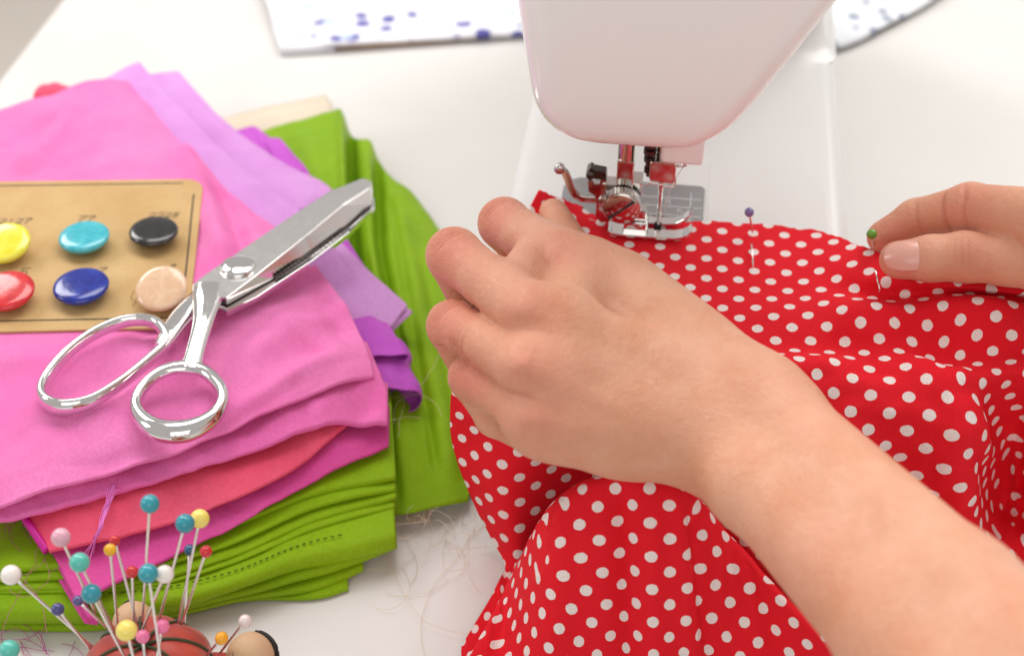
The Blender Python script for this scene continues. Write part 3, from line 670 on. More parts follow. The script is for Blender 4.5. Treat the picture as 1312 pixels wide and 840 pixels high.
# purple rolled ends
fold('cloth_layer', [[(380,410,30),(430,415,30),(480,425,29.5),(502,432,27)],[(390,445,30),(440,452,30),(490,458,29),(511,462,26)],[(400,490,29),(450,496,29.5),(496,497,28.5),(521,500,25)]], 11, M['purple'], l, 40, 50, 'R', under=34, seed=24, wr=0.4, wl=30)
fold('cloth_layer', [[(380,380,33),(430,385,33),(468,395,32),(486,404,30)],[(390,415,33),(440,420,33),(484,425,32),(503,428,30)],[(400,450,32.5),(450,455,33),(496,455,32),(518,454,30)]], 3, M['purple'], l, 40, 50, 'R', under=24, seed=25, wr=0.4, wl=30)
# lilac upper sheets
fold('cloth_layer', [[(330,290,33),(390,285,34),(430,305,33),(470,345,31),(519,388,28)],[(340,330,34),(400,330,35),(440,345,34),(478,376,32),(512,398,29)],[(350,380,34),(410,380,35),(450,390,34),(480,405,32),(496,416,29)]], 2.2, M['lilac'], l, 40, 70, 'FR', seed=26, wr=0.4)
fold('cloth_layer', [[(130,115,28),(190,96,29),(227,92,27)],[(180,150,29),(240,140,30),(292,160,28)],[(240,200,29),(310,190,30),(358,205,28)],[(300,260,30),(370,240,31),(420,240,29)],[(320,290,30),(380,270,31),(402,264,29)]], 1.6, M['lilac'], l, 70, 50, 'FR', seed=27, wr=0.5)
fold('cloth_layer', [[(60,125,34),(120,104,37),(178,82,35)],[(110,170,36),(170,150,39),(226,136,36)],[(180,230,37),(240,210,40),(300,208,37)],[(260,290,37),(330,270,40),(388,276,36)],[(300,360,36),(380,350,39),(446,346,35)],[(320,440,34),(420,430,36),(490,420,31)]], 2.0, M['lilac'], l, 110, 60, 'R', seed=28, wr=0.9)
b = MB()
for pl in ([(500,366),(517,386)], [(455,312),(515,372)], [(372,217),(414,240)], [(496,446),(522,452)]):
    c = catmull(np.array([Z(x, y, 34.5 if y > 300 and x < 480 else 32.5) for x, y in pl]), 40)
    for i in range(0, 38, 4): b.tube([c[i], c[i+2]], 0.2, 5)
# magenta cloth
mg = empty('magenta_cloth', (*Z(300, 640, 18)[:2], 20), 'magenta cotton sheet hanging out below the coral layer', 'cloth')
fold('cloth_layer', [[(0,560,27),(120,540,27),(250,520,28),(380,490,29),(488,478,30)],[(20,640,27),(130,610,27.5),(260,580,28.5),(390,545,29),(496,520,29)],
  [(62,700,24),(150,680,25.5),(280,640,26.5),(400,590,27.5),(498,548,28.5)],[(98,770,20),(185,725,22.5),(300,672,24),(415,606,26),(498,566,27.5)]], 1.3, M['magenta'], mg, 60, 100, 'F', seed=31, fine=0.4, wr=0.6, wl=50, under=22)
fold('cloth_layer', [[(60,700,23),(62,702,23.5),(64,704,23)],[(85,745,20),(88,747,20.5),(92,749,20)],[(112,790,16),(116,792,16),(121,795,15)]], 2.0, M['magenta'], mg, 20, 12, 'R', seed=32, wr=0.1, under=4)
# coral cloth
co = empty('coral_cloth', (*Z(250, 620, 28)[:2], 26), 'coral pink cotton folded between the pink and magenta cloths', 'cloth')
fold('cloth_layer', [[(-20,600,33),(100,575,34),(220,550,34),(340,520,34),(430,490,34)],[(10,640,33),(110,615,34),(230,590,34),(350,555,34),(438,515,34)],
  [(36,668,31),(130,650,32),(240,625,33),(350,588,33.5),(440,530,33.5)],[(62,704,28),(150,685,29),(255,655,30.5),(360,606,32),(444,542,33)]], 1.5, M['coral'], co, 60, 100, 'F', seed=33, fine=0.4, wr=0.6, wl=55, under=20)
V, Fc = sphere_geo(Z(69, 124, 34), 8.5, 32, 18, (1.25, 1.0, 0.75)); V[:, 2] += 0.4*np.sin(V[:, 0]*0.9); mesh('cloth_roll', V, Fc, M['coral'], co)
b2 = MB(); c = catmull(np.array([Z(x, y, z) for x, y, z in ((32,664,30.5),(44,682,29.5),(60,706,26.5))]), 20); b2.tube(c, [(2.2, 1.5)]*20, 12); b2.build('bound_edge', mat('magenta_binding', srgb(206, 20, 150), 0.5), co)
# pink cloth on top: lower fold, upper sheet
pk = empty('pink_cloth', (*Z(200, 400, 30)[:2], 34), 'bright pink cotton on top of the cloth pile under the button card', 'cloth')
fold('cloth_layer', [[(-60,560,39),(60,540,40),(190,510,40),(320,470,40),(420,430,40),(470,440,38)],[(-60,610,39),(60,590,40),(190,560,40.5),(320,520,40.5),(430,475,40.5),(486,478,37)],
  [(-60,650,38),(60,625,39),(190,592,40),(320,552,40.5),(430,505,40),(496,505,36)],[(-60,678,35),(60,648,36.5),(200,612,38),(330,572,39),(430,534,38.5),(497,540,34)]], 2.4, M['pink2'], pk, 60, 110, 'F', seed=41, fine=0.5, wr=0.7, wl=40, under=24, ridges=[(400,540,440,500,2.0,5), (455,540,480,490,-2.2,5)])
CZ, KS = 50.4, 0.056                                # the card lies tilted: rising gently to its left end
TR = Z(261, 229, CZ)[:2]; ux = unit(TR-Z(0, 232.5, CZ+4.9)[:2]); uy = np.array([-ux[1], ux[0]])
def card_s(xy): return -((np.asarray(xy)-TR)@ux)
def card_z(xy): return CZ+KS*card_s(xy)
def ZC(px, py, dz=0.0):
    p = Z(px, py, CZ)
    for _ in range(5): p = Z(px, py, card_z(p[:2])+dz)
    return p
CARD = (TR, ux, uy, 118.0)
fold('cloth_layer', [
 [(-80,168,37), (-20,146,39), (40,131,41), (95,112,42), (135,105,41), (163,106,38)],
 [(-80,220,44), (0,215,46), (70,200,47), (140,178,47), (190,170,45), (226,180,41)],
 [(-80,290,48.8), (20,290,49), (110,280,49), (190,262,48.5), (250,250,47), (300,252,42)],
 [(-80,370,49.2), (40,370,49.2), (140,360,49.2), (240,340,49), (320,318,47.5), (386,322,42.5)],
 [(-80,450,49.2), (50,450,49.2), (160,445,49.2), (270,425,49), (370,395,47.5), (436,388,42.5)],
 [(-80,530,49), (60,525,49), (180,510,49), (300,482,48.6), (400,452,47), (462,436,42)],
 [(-80,600,48), (60,580,48), (180,553,48.3), (300,522,47.6), (400,484,46), (472,462,41.5)],
 [(-80,664,42), (60,626,43.5), (180,590,45), (300,546,45.5), (400,502,44.5), (476,480,40.5)]],
 1.5, M['pink'], pk, 150, 160, 'FR', seed=42, wr=0.9, wl=50, under=18, flat=CARD, fine=0.55,
 ridges=[(30,225,100,130,4.6,7), (0,190,50,140,-4,6), (110,215,150,150,-3,7), (290,340,236,170,5.2,5.5), (325,350,275,230,-4.2,4.5), (310,470,395,400,3.0,7), (330,425,440,455,-2.6,4.5), (300,540,440,440,3.0,5), (250,575,400,478,-2.0,3), (120,600,250,560,-2.0,4), (20,560,150,520,2.0,9), (390,425,455,375,2.4,5), (60,600,140,470,-1.2,6), (400,360,440,430,-1.8,4)])
# printed cloths at the back
pc = empty('printed_cloth', (*Z(500, 20, 0)[:2], 0), 'folded white cotton with blue spots lying behind the sewing machine', 'cloth')
fr = [(362,60),(430,56),(520,50),(600,44),(690,38)]; bk = [(330,-40),(420,-60),(520,-70),(610,-70),(700,-70)]
fold('cloth_layer', band(fr, bk, 5.5, 7, 4), 2.6, M['print'], pc, 40, 70, 'FL', seed=51, wr=0.6, under=30)
fold('cloth_layer', band([(x+3, y+2) for x, y in fr], bk, 2.8, 3, 4), 2.0, M['print'], pc, 30, 60, 'FL', seed=52, wr=0.3, under=30)
b2 = MB(); c = catmull(np.array([Z(x+2, y+5, 1.6) for x, y in fr]), 60); b2.tube(c, [(1.0, 0.8)]*60, 8); b2.build('hem', M['hem'], pc)
pc2 = empty('printed_cloth', (*Z(1150, 20, 0)[:2], 0), 'pale grey printed cotton edge lying right of the machine column', 'cloth')
fr = [(1066,58),(1100,46),(1140,26),(1185,2),(1230,-30)]; bk = [(1010,20),(1040,-10),(1080,-40),(1130,-60),(1190,-80)]
fold('cloth_layer', band(fr, bk, 6, 9, 4), 3.0, M['print2'], pc2, 40, 60, 'F', seed=53, wr=0.6, under=20)
b2 = MB(); c = catmull(np.array([Z(x, y+3, 2.2) for x, y in fr]), 60); b2.tube(c, [(0.9, 0.8)]*60, 8); b2.build('hem', mat('dark_hem', srgb(158, 148, 142), 0.8), pc2)
# ------------------------------------------------------------------ button card and buttons
BR = ZC(276, 418)[:2]
H_card = abs((BR-TR)@uy); W_card = 150.0
def card_pt(s, t, z=0): q = TR - ux*s - uy*t; return np.array([*q, card_z(q)])         # s from right edge, t down from top edge
P = [(TR - ux*(W_card-x) - uy*(H_card-y)) for x, y in rrect(0, W_card, 0, H_card, 8, 8)]; n = len(P)
V = [(*p, card_z(p)-1.1) for p in P]+[(*p, card_z(p)) for p in P]
cd = mesh('button_card', V, [tuple(range(n))[::-1], tuple(range(n, 2*n))]+[(i, (i+1) % n, n+(i+1) % n, n+i) for i in range(n)], M['card'], smooth=False, bev=0.25)
tag(cd, 'tan card with black ruled border and handwritten numbers holding six buttons', 'card')
b = MB()
def ribbon(b, pts, w, z=0.09):
    pts = np.asarray(pts, float); t = np.gradient(pts, axis=0); t /= np.linalg.norm(t, axis=1)[:, None]+1e-9; nn = np.stack([-t[:, 1], t[:, 0]], 1)*w/2
    V = [(*(p+q), card_z(p)+z) for p, q in zip(pts, nn)]+[(*(p-q), card_z(p)+z) for p, q in zip(pts, nn)]; n = len(pts)
    b.add(V, [(i, n+i, n+i+1, i+1) for i in range(n-1)])
def line(s0, t0, s1, t1, w, wob=0.25, n=30):
    f = np.linspace(0, 1, n)
    return [card_pt(s0+(s1-s0)*a+wob*0.3*math.sin(9*a), t0+(t1-t0)*a+wob*0.3*math.sin(7*a+1))[:2] for a in f]
ribbon(b, line(9, 3.2, W_card-6, 4.0, .6), 0.7); ribbon(b, line(3.6, 12, 3.2, H_card-10, .6), 0.7); ribbon(b, line(8, H_card-6.2, W_card-6, H_card-6.6, .6), 0.7)
b.build('border_line', M['ink'], cd, smooth=False)
DG = {'1': [[(0,1),(0,0)]], '2': [[(-.4,.8),(0,1),(.35,.75),(.1,.35),(-.4,0),(.45,.05)]], '7': [[(-.45,.95),(.4,1),(.05,.5),(-.1,0)]],
      '8': [[(.3,.85),(-.1,1),(-.3,.75),(.25,.3),(0,0),(-.3,.25),(.3,.85)]], '5': [[(.4,1),(-.25,.95),(-.3,.55),(.2,.5),(.25,.1),(-.35,0)]], '3': [[(-.3,.9),(.1,1),(.3,.75),(0,.55),(.3,.3),(.05,0),(-.35,.1)]]}
def st_of(px, py): q = ZC(px, py)[:2]-TR; return -(q@ux), -(q@uy)
def write(txt, px, py, h, slant=0.25, m='ink'):
    s0, t0 = st_of(px, py); b = MB()
    for i, ch in enumerate(txt):
        for st in DG[ch]:
            c = catmull(np.array(st)*1.0, 16)
            ribbon(b, [card_pt(s0-(i*h*0.95+(x+slant*y)*h), t0-y*h)[:2] for x, y in c], 0.42)
    b.build('handwriting', M[m], cd, smooth=False)
write('2127', 1, 287, 3.6); write('77', 102, 284, 4.0); write('2228', 193, 279, 3.6); write('5', 29, 352, 4.2); write('7', 129, 350, 3.6); write('8', 220, 345, 3.4)
b = MB()
for pts in ([(158,402),(162,408),(160,412),(168,404),(172,409),(178,402),(181,408),(187,400),(184,407),(192,406)], [(172,372),(168,382),(174,386),(170,392)]):
    c = catmull(np.array([ZC(x, y)[:2] for x, y in pts]), 50); ribbon(b, c, 0.28)
b.build('handwriting', M['pencil'], cd, smooth=False)
prof = [(0.4, -3.2), (5.5, -3.0), (8.6, -2.2), (10.0, -1.0), (10.5, 0.1), (10.35, 0.8), (9.7, 1.45), (8.2, 1.85), (5.4, 2.05), (2, 2.12), (0.3, 2.13)]
for nm, px, py, c1, c2, tilt, lab, k in (
    ('turquoise', 108, 304, srgb(52, 172, 188), srgb(78, 190, 202), (0, 0), 'turquoise domed button in the top row of the card', 1.0),
    ('black', 197, 297, srgb(30, 30, 30), srgb(46, 45, 44), (0.02, -0.03), 'black domed button in the top row of the card', 0.98),
    ('yellow', 6, 312, srgb(226, 216, 40), srgb(236, 228, 80), (0.0, 0.22), 'yellow domed button above the red button on the card', 1.02),
    ('blue', 104, 367, srgb(12, 28, 130), srgb(22, 52, 160), (0, 0), 'royal blue domed button between the red and beige buttons', 1.06),
    ('beige', 207, 370, srgb(222, 182, 148), srgb(232, 198, 168), (-0.02, 0.36), 'beige pearly button tilted up beside the shears', 1.0),
    ('red', 9, 373, srgb(196, 24, 34), srgb(214, 44, 50), (0.02, 0.1), 'red domed button below the yellow button on the card', 1.04)):
    V, Fc = lathe(catmull(np.array(prof), 40), 44)
    ax, ay = tilt
    Rm = np.array(Matrix.Rotation(ay, 3, 'X') @ Matrix.Rotation(ax, 3, 'Y'))
    base = ZC(px, py, 4.6+6*abs(ay)); V = (V*k)@Rm.T+base
    o = mesh('button', V, Fc, button_mat(nm+'_button', c1, c2)); tag(o, lab, 'button', 'buttons sewn on the card')
    b = MB(); b.tube([(base[0], base[1], card_z(base[:2])), (base[0], base[1], base[2]-2.5)], 1.8, 12); b.build('shank', bpy.data.materials[nm+'_button'], o)

# ------------------------------------------------------------------ pinking shears
BZ = 52.5
sh = empty('pinking_shears', (*Z(270, 390, 50)[:2], 50.2), 'chrome pinking shears lying open-handled across the card and pink cloth', 'scissors')
def ploop(px, z, rad, name, n=110, flat=(0, 0, 1), mt='chrome'):
    zz = [p[2] if len(p) > 2 else z for p in px]
    c = catmull(np.array([Z(p[0], p[1], q) for p, q in zip(px, zz)]), n, True)
    rr = catmull(np.array(rad, float), n, True)
    V, Fc = tube_geo(c, rr, 20, True, flat); return mesh(name, V, Fc, M[mt], sh)
big = [(213,428,56.5),(196,412,57),(163,411,57),(125,425,57),(90,449,57),(63,480,56.5),(54,503,56),(62,517,56),(82,522,56),(109,517,56),(132,506,56),(163,485,56),(192,461,56),(210,443,56)]
ploop(big, 56, [(3.0,2.4),(3.0,2.0),(3.0,1.75),(3.0,1.75),(3.0,1.75),(3.4,1.9),(4.0,2.2),(4.2,2.2),(4.0,2.1),(3.4,1.9),(3.1,1.8),(3.0,1.8),(3.0,1.9),(3.0,2.3)], 'handle')
sml = [(238,470,58),(264,477,57.5),(284,499,57),(283,521,56),(266,540,55),(236,552,54.5),(202,550,54.5),(180,533,55),(175,512,56),(188,491,57),(211,475,58)]
ploop(sml, 56, [(2.5,3.0),(2.5,2.7),(2.7,2.4),(3.1,2.5),(3.7,3.2),(4.2,4.4),(4.2,4.3),(3.5,3.0),(2.7,2.2),(2.4,2.2),(2.4,2.5)], 'handle')
def bar(pts, rad, name, n=40, mt='chrome'):
    c = catmull(np.array([Z(*p) for p in pts]), n); rr = catmull(np.array(rad, float), n)
    V, Fc = tube_geo(c, rr, 20, False, (0, 0, 1)); return mesh(name, V, Fc, M[mt], sh, autosmooth=60)
# shanks: the small-ring handle rises to the upper blade, the big loop runs under it
bar([(243,474,58),(247,462,58.5),(253,440,59.5),(260,415,60.5),(264,395,61),(267,378,61.3),(269,366,61.3)], [(2.2,5.2),(2.3,3.9),(2.4,3.7),(2.4,4.0),(2.4,5.0),(2.4,6.4),(2.3,7.0)], 'shank')
bar([(206,446,56),(216,430,56),(228,412,56),(240,398,56),(256,384,56.2),(276,370,56.5)], [(2.8,3.0),(3.0,4.0),(2.8,4.6),(2.6,5.0),(2.4,5.8),(2.0,6.4)], 'shank')
def poly_blade(top, bot, zt, zb, name, mt):
    n = len(top); V = [Z(x, y, zt) for x, y in top]+[Z(x, y, zb) for x, y in bot]
    return mesh(name, V, [tuple(range(n))[::-1], tuple(range(n, 2*n))]+[(i, (i+1) % n, n+(i+1) % n, n+i) for i in range(n)], M[mt], sh, smooth=False, bev=0.35)
# upper blade: flat top face, deep bevelled side towards the lower blade
top = [(247,364),(290,382),(327,354),(390,304),(440,262),(474,241),(476,232),(465,228),(420,246),(365,282),(300,326),(265,350)]
bot = [(250,373),(291,391),(352,356),(400,324),(446,290),(476,262),(478,246),(466,240),(422,258),(367,293),(302,336),(267,360)]
poly_blade(top, bot, 63.2, 57.0, 'upper_blade', 'satin')
low = [(262,382),(291,399),(330,380),(400,334),(448,297),(480,263),(479,252),(470,252),(420,270),(360,310),(300,350)]
poly_blade(low, [(x, y+7) for x, y in low], 56.4, 52.8, 'lower_blade', 'chrome')
# pinking teeth on the inner side
b = MB(); c = catmull(np.array([Z(x, y, 58.6) for x, y in ((352,353),(400,321),(446,287),(474,262))]), 64)
for i in range(0, 62, 2):
    p, q = c[i], c[i+2]; m_ = (p+q)/2; o_ = unit(np.cross(q-p, (0, 0, 1)))*1.3
    V = [p, q, m_+o_, p-[0, 0, 1.5], q-[0, 0, 1.5], m_+o_-[0, 0, 1.5]]; b.add(V, [(0, 1, 2), (3, 5, 4), (0, 2, 5, 3), (2, 1, 4, 5)])
tag(b.build('tooth_edge', M['darksteel'], sh, smooth=False), kind='stuff')
p = Z(305, 343, 63.2); V, Fc = lathe([(7.3, -0.2), (7.3, 0.15), (6.9, 0.2), (6.9, 1.0), (6.5, 1.5), (4.4, 2.0), (1.5, 2.2), (0.2, 2.25)], 48); mesh('pivot_screw', V+p, Fc, M['chrome'], sh, autosmooth=50)
p = Z(290, 390, 54.0); V, Fc = lathe([(3.4, -1.4), (3.4, 0.4), (2.2, .8), (.2, .9)], 24); mesh('pivot_nut', V+p, Fc, M['chrome'], sh, autosmooth=50)
b = MB(); b.tube([Z(305, 343, 54), Z(305, 343, 63)], 2.0, 12); b.build('pivot_pin', M['darksteel'], sh)

# ------------------------------------------------------------------ pincushion with little figures
PC = Z(193, 860, 24); PC[2] = 24
def lob(a): return 1+0.035*np.cos(8*a)
cushion_mat = mat('red_satin_cushion', srgb(196, 52, 34), 0.45, Sheen_Weight=0.3)
_n = N(cushion_mat, 'ShaderNodeTexNoise'); _n.inputs['Scale'].default_value = 70; _n.inputs['Detail'].default_value = 5; LK(cushion_mat, coords(cushion_mat), _n.inputs['Vector'])
LK(cushion_mat, mixc(cushion_mat, srgb(160, 34, 24), srgb(196, 66, 44), ramp(cushion_mat, _n.outputs['Fac'], [(0.35, (0, 0, 0)), (0.65, (1, 1, 1))])), BS(cushion_mat).inputs['Base Color'])
LK(cushion_mat, bump(cushion_mat, _n.outputs['Fac'], 0.001, 0.5), BS(cushion_mat).inputs['Normal'])
V, Fc = sphere_geo((0, 0, 0), 1, 72, 36)
a = np.arctan2(V[:, 1], V[:, 0]); s = lob(a)*(0.6+0.4*np.sqrt(np.clip(1-V[:, 2]**2, 0, 1)))/1.0
rr = np.sqrt(V[:, 0]**2+V[:, 1]**2)
zz = np.where(V[:, 2] > 0, V[:, 2]*16.5*(1-0.16*np.exp(-(rr/0.22)**2)), V[:, 2]*23)
V = np.stack([V[:, 0]*21.5*lob(a), V[:, 1]*19*lob(a), zz], 1)
cu = empty('pincushion', (PC[0], PC[1], 0), 'red tomato pincushion with small doll heads, stuck full of pins', 'pincushion')
mesh('cushion', V+PC+[0, 0, 0], Fc, cushion_mat, cu)
cord = mat('green_cord', srgb(60, 70, 40), 0.7)
for k in range(8):
    aa = 2*math.pi*(k+0.5)/8
    pts = [PC+np.array([21.6*lob(aa)*math.cos(aa)*math.sin(t), 19.1*lob(aa)*math.sin(aa)*math.sin(t), (16.6 if math.cos(t) > 0 else 23)*math.cos(t)*(1-0.14*math.exp(-(math.sin(t)/0.22)**2))+0.2]) for t in np.linspace(0.05, 1.9, 24)]
    b = MB(); b.tube(pts, 0.55, 7); b.build('cord', cord, cu)
b = MB(); b.tube([PC+[0, 0, 12], PC+[0.5, 0, 17.5]], [1.6, 1.0], 10); b.build('stem', mat('green_stem', srgb(40, 96, 60), 0.7), cu)
face = mat('tan_doll_face', srgb(206, 170, 132), 0.6); hair = mat('black_hair_thread', srgb(22, 20, 20), 0.4)
_n = N(face, 'ShaderNodeTexNoise'); _n.inputs['Scale'].default_value = 200; LK(face, mixc(face, srgb(198, 158, 120), srgb(214, 180, 144), _n.outputs['Fac']), BS(face).inputs['Base Color'])
def doll(c, r, up_, front, hairside):
    c = np.array(c, float); V, Fc = sphere_geo(c, r, 28, 18, (1, 1, 1.06)); h = mesh('doll_head', V, Fc, face, cu)
    up_ = unit(up_); front = unit(np.array(front)-up_*(np.array(front)@up_)); sd = np.cross(up_, front)
    b = MB(); g = np.random.RandomState(4)
    for k in range(46):
        phi = g.uniform(-1.9, 1.9); pts = []
        for t in np.linspace(0.05, 1.25, 9):
            d = up_*math.cos(t)+(-front*math.cos(phi)+sd*math.sin(phi))*math.sin(t); pts.append(c+unit(d)*r*(1.04+0.03*math.sin(k)))
        b.tube(pts, 0.42, 6)
    b.build('hair', hair, h)
    b = MB()
    for s in (-1, 1):
        pts = [c+unit(front*math.cos(.36*s+x)*1.0+sd*math.sin(.36*s+x)+up_*(0.12+0.08*math.cos(x*9)))*r*1.015 for x in np.linspace(-.16, .16, 9)]
        b.tube(pts, 0.2, 6)
    b.tube([c+unit(front+up_*-0.35+sd*x)*r*1.015 for x in np.linspace(-.12, .12, 5)], 0.2, 6)
    b.build('face_marking', hair, h)
H1 = Z(322, 842, 19); doll(H1, 8.6, (0.92, 0.1, 0.25), (-0.4, -0.5, 0.8), 1)
H2 = Z(168, 806, 22)+np.array([0, 3, 0]); doll(H2, 7.2, (-0.9, 0.35, -0.2), (0.2, -0.6, 0.7), 1)
b = MB()
for Hh in (H1, H2):
    d = Hh-PC; d[2] = 0; d = unit(d); b = MB(); b.tube([PC+d*15+[0, 0, -8], Hh-d*2+[0, 0, -7]], [8, 6.4], 18); b.build('doll_body', cushion_mat, cu)

# ------------------------------------------------------------------ pins: head and shaft each
M['pinsteel'] = metal('pin_steel', (0.86, 0.84, 0.82, 1), 0.3, 900, 0.05)
def pin(hx, hy, zh, ix, iy, zi, r, col, lab, gloss=0.2, alpha=False, group='pins stuck in the pincushion', deep=4):
    h = Z(hx, hy, zh); i = Z(ix, iy, zi); d = unit(i-h)
    key = 'pin_%d_%d_%d' % col; m = bpy.data.materials.get(key)
    if not m:
        m = mat(key, srgb(*col), gloss, Coat_Weight=0.3, Coat_Roughness=0.1)
        n_ = N(m, 'ShaderNodeTexNoise'); n_.inputs['Scale'].default_value = 500; c_ = srgb(*col)
        LK(m, mixc(m, c_, tuple(min(1, x*1.15+0.01) for x in c_[:3])+(1,), n_.outputs['Fac']), BS(m).inputs['Base Color'])
    root = empty('pin', i+d*deep, lab, 'pin', group)
    V, Fc = sphere_geo((0, 0, 0), r, 22, 14); mesh('pin_head', V+h, Fc, m, root)
    b = MB(); b.tube([h+d*r*0.7, h+d*(r+2), i, i+d*deep], [0.55, 0.46, 0.46, 0.4], 10); b.build('shaft', M['pinsteel'], root)
Q = PC
T1, T2, WH, MV, AQ, YG, RD, YL, DB, PKc, AM, SL, PLc = (44,150,164), (40,142,158), (240,232,226), (222,168,186), (84,186,170), (236,176,24), (206,36,46), (246,222,110), (28,84,120), (238,120,168), (240,164,24), (66,66,120), (226,210,206)
for a_ in (
    (192,645,88, 182,800,38, 3.0, T1, 'tall teal-headed pin standing highest in the pincushion'),
    (237,670,82, 202,800,38, 3.05, T2, 'teal-headed pin in front of the pale yellow pin'),
    (256,664,74, 228,800,34, 3.1, YL, 'pale yellow pin leaning behind a teal pin'),
    (264,706,66, 233,797,35, 2.0, RD, 'small red pin leaning out towards the green cloth'),
    (243,704,50, 236,800,30, 1.9, DB, 'small dark blue pin head behind the others against the green'),
    (78,688,80, 118,775,46, 3.0, MV, 'mauve pink pin leaning left above the mint pin'),
    (102,720,78, 146,806,40, 3.1, AQ, 'mint green pin just below the mauve pin'),
    (117,760,70, 160,842,40, 3.1, T2, 'teal pin leaning left below the mint pin'),
    (14,736,64, 112,822,34, 3.2, WH, 'white pin leaning far out to the left'),
    (74,780,52, 112,826,34, 2.1, SL, 'small slate blue pin beside the white pin shaft'),
    (100,769,48, 140,806,34, 1.8, (84,78,130), 'tiny greyish violet pin behind a teal pin'),
    (141,704,72, 151,802,38, 2.0, YG, 'small golden yellow pin in front of a red pin'),
    (147,692,68, 176,800,38, 1.75, RD, 'small red pin hidden behind the golden pin'),
    (169,732,62, 172,806,38, 2.0, RD, 'short upright red pin beside a teal pin'),
    (190,734,74, 206,846,41, 3.1, T1, 'teal pin touching the white pin in the middle'),
    (211,735,70, 180,812,40, 2.9, WH, 'white pin touching the teal pin in the middle'),
    (162,807,62, 176,862,42, 3.3, YL, 'large pale yellow pin low at the front of the cushion'),
    (183,815,50, 186,850,41, 2.2, PKc, 'small pink pin beside the large pale yellow pin'),
    (208,802,50, 200,848,41, 2.3, PKc, 'pink pin head above the other pink pin'),
    (284,817,40, 258,846,27, 2.2, AM, 'amber pin stuck beside the doll head'),
    (314,795,40, 288,828,26, 2.2, PLc, 'pearl white pin behind the amber pin'),
    (12,832,52, 90,862,34, 3.2, AQ, 'mint green pin low at the left of the cushion')):
    pin(*a_)
pin(960,272,88, 964,296,78.2, 1.9, (118,102,160), 'violet glass-headed pin through the red fabric edge', group='pins in the red fabric', deep=1)
pin(1117,300,96, 1119,318,86, 2.0, (96,150,40), 'green glass-headed pin under the thumb in red fabric', group='pins in the red fabric', deep=1)
for (x0, y0, z0, x1, y1, z1), pn in (((963, 311, 78.8, 965, 341, 78.6), 'pin'), ((1122, 345, 90, 1127, 373, 86), 'pin')):
    roots = [o for o in bpy.data.objects if o.get('group') == 'pins in the red fabric']
    r_ = roots[0] if x0 < 1000 else roots[1]
    b = MB(); b.tube([Z(x0, y0, z0-1), Z(x0, y0+3, z0), Z(x1, y1-3, z1), Z(x1, y1, z1-1)], 0.36, 8); b.build('shaft', M['chrome'], r_)

# ------------------------------------------------------------------ loose threads
def threads(name, n, region, zr, mt, seed, lab, length=(60, 200), rad=0.13, z0=0.6, curl=1.0, ang=None):
    g = np.random.RandomState(seed); b = MB()
    for k in range(n):
        x, y = g.uniform(region[0], region[2]), g.uniform(region[1], region[3]); a = g.uniform(0, 6.28) if ang is None else g.normal(*ang); pts = []
        L = g.uniform(*length); m_ = 26; w = g.uniform(-0.16, 0.16)*curl; zh = g.uniform(0, zr)
        for i in range(m_):
            pts.append(Z(x, y, z0+zh*math.sin(math.pi*i/(m_-1)))); a += w+g.normal(0, 0.13)*curl; x += math.cos(a)*L/m_; y += math.sin(a)*L/m_
        b.tube(catmull(pts, 50), rad, 5)
    o = b.build(name, mt); return tag(o, lab, 'thread', kind='stuff')
cream_th = mat('cream_thread', srgb(232, 214, 190), 0.8); mag_th = mat('magenta_thread', srgb(190, 60, 150), 0.7); olive_th = mat('straw_thread', srgb(222, 200, 160), 0.8)
threads('loose_threads', 26, (525, 655, 610, 690), 9, cream_th, 3, 'cream frayed threads between the green cloth and red fabric', (30, 120), 0.09)
threads('loose_threads', 16, (480, 650, 620, 760), 3, olive_th, 4, 'long straw coloured threads lying on the white table', (80, 260), 0.07, curl=0.8)
threads('loose_threads', 26, (-20, 770, 110, 850), 6, mag_th, 5, 'magenta thread tangle on the table left of the pincushion', (60, 220), 0.11)
threads('loose_threads', 26, (0, 655, 70, 740), 3, mat('dusty_rose_thread', srgb(168, 96, 110), 0.8), 6, 'dusty rose threads hanging over the green cloth end', (40, 130), 0.11, z0=24)
threads('loose_threads', 9, (440, 520, 520, 560), 2.5, olive_th, 8, 'straw threads lying on the green cloth beside the pink corner', (60, 150), 0.1, z0=17)
b = MB(); g_ = np.random.RandomState(9)
for k in range(12):
    c = catmull(np.array([Z(146+g_.normal(0, 3), 622+g_.normal(0, 5), 39.5), Z(135+g_.normal(0, 1.5), 655, 36), Z(126+g_.normal(0, 1.2), 680, 33.5), Z(112+g_.normal(0, 4), 710+g_.normal(0, 6), 24)]), 30); b.tube(c, 0.16, 5)
tag(b.build('thread_wisp', mat('lilac_thread', srgb(226, 120, 200), 0.7)), 'wisp of pink lilac thread hanging over the coral cloth', 'thread', kind='stuff')
# ------------------------------------------------------------------ hands: smooth-blended tapered bones, meshed as one skin
def rcone(P, a, b, r1, r2):
    ba = b-a; l2 = ba@ba; rr = r1-r2; a2 = l2-rr*rr; il2 = 1.0/l2
    pa = P-a; y = pa@ba; z = y-l2; x2 = ((pa*l2-y[:, None]*ba)**2).sum(1); y2 = y*y*l2; z2 = z*z*l2
    k = np.sign(rr)*rr*rr*x2
    d = (np.sqrt(x2*a2*il2)+y*rr)*il2-r1
    m1 = np.sign(z)*a2*z2 > k; d = np.where(m1, np.sqrt(x2+z2)*il2-r2, d)
    m2 = (np.sign(y)*a2*y2 < k) & ~m1; d = np.where(m2, np.sqrt(x2+y2)*il2-r1, d)
    return d
def ell(P, c, A, r):      # ellipsoid with axes A (columns) and radii r
    q = (P-c)@A; k0 = np.sqrt(((q/r)**2).sum(1)); k1 = np.sqrt(((q/(r*r))**2).sum(1))+1e-9
    return k0*(k0-1)/k1
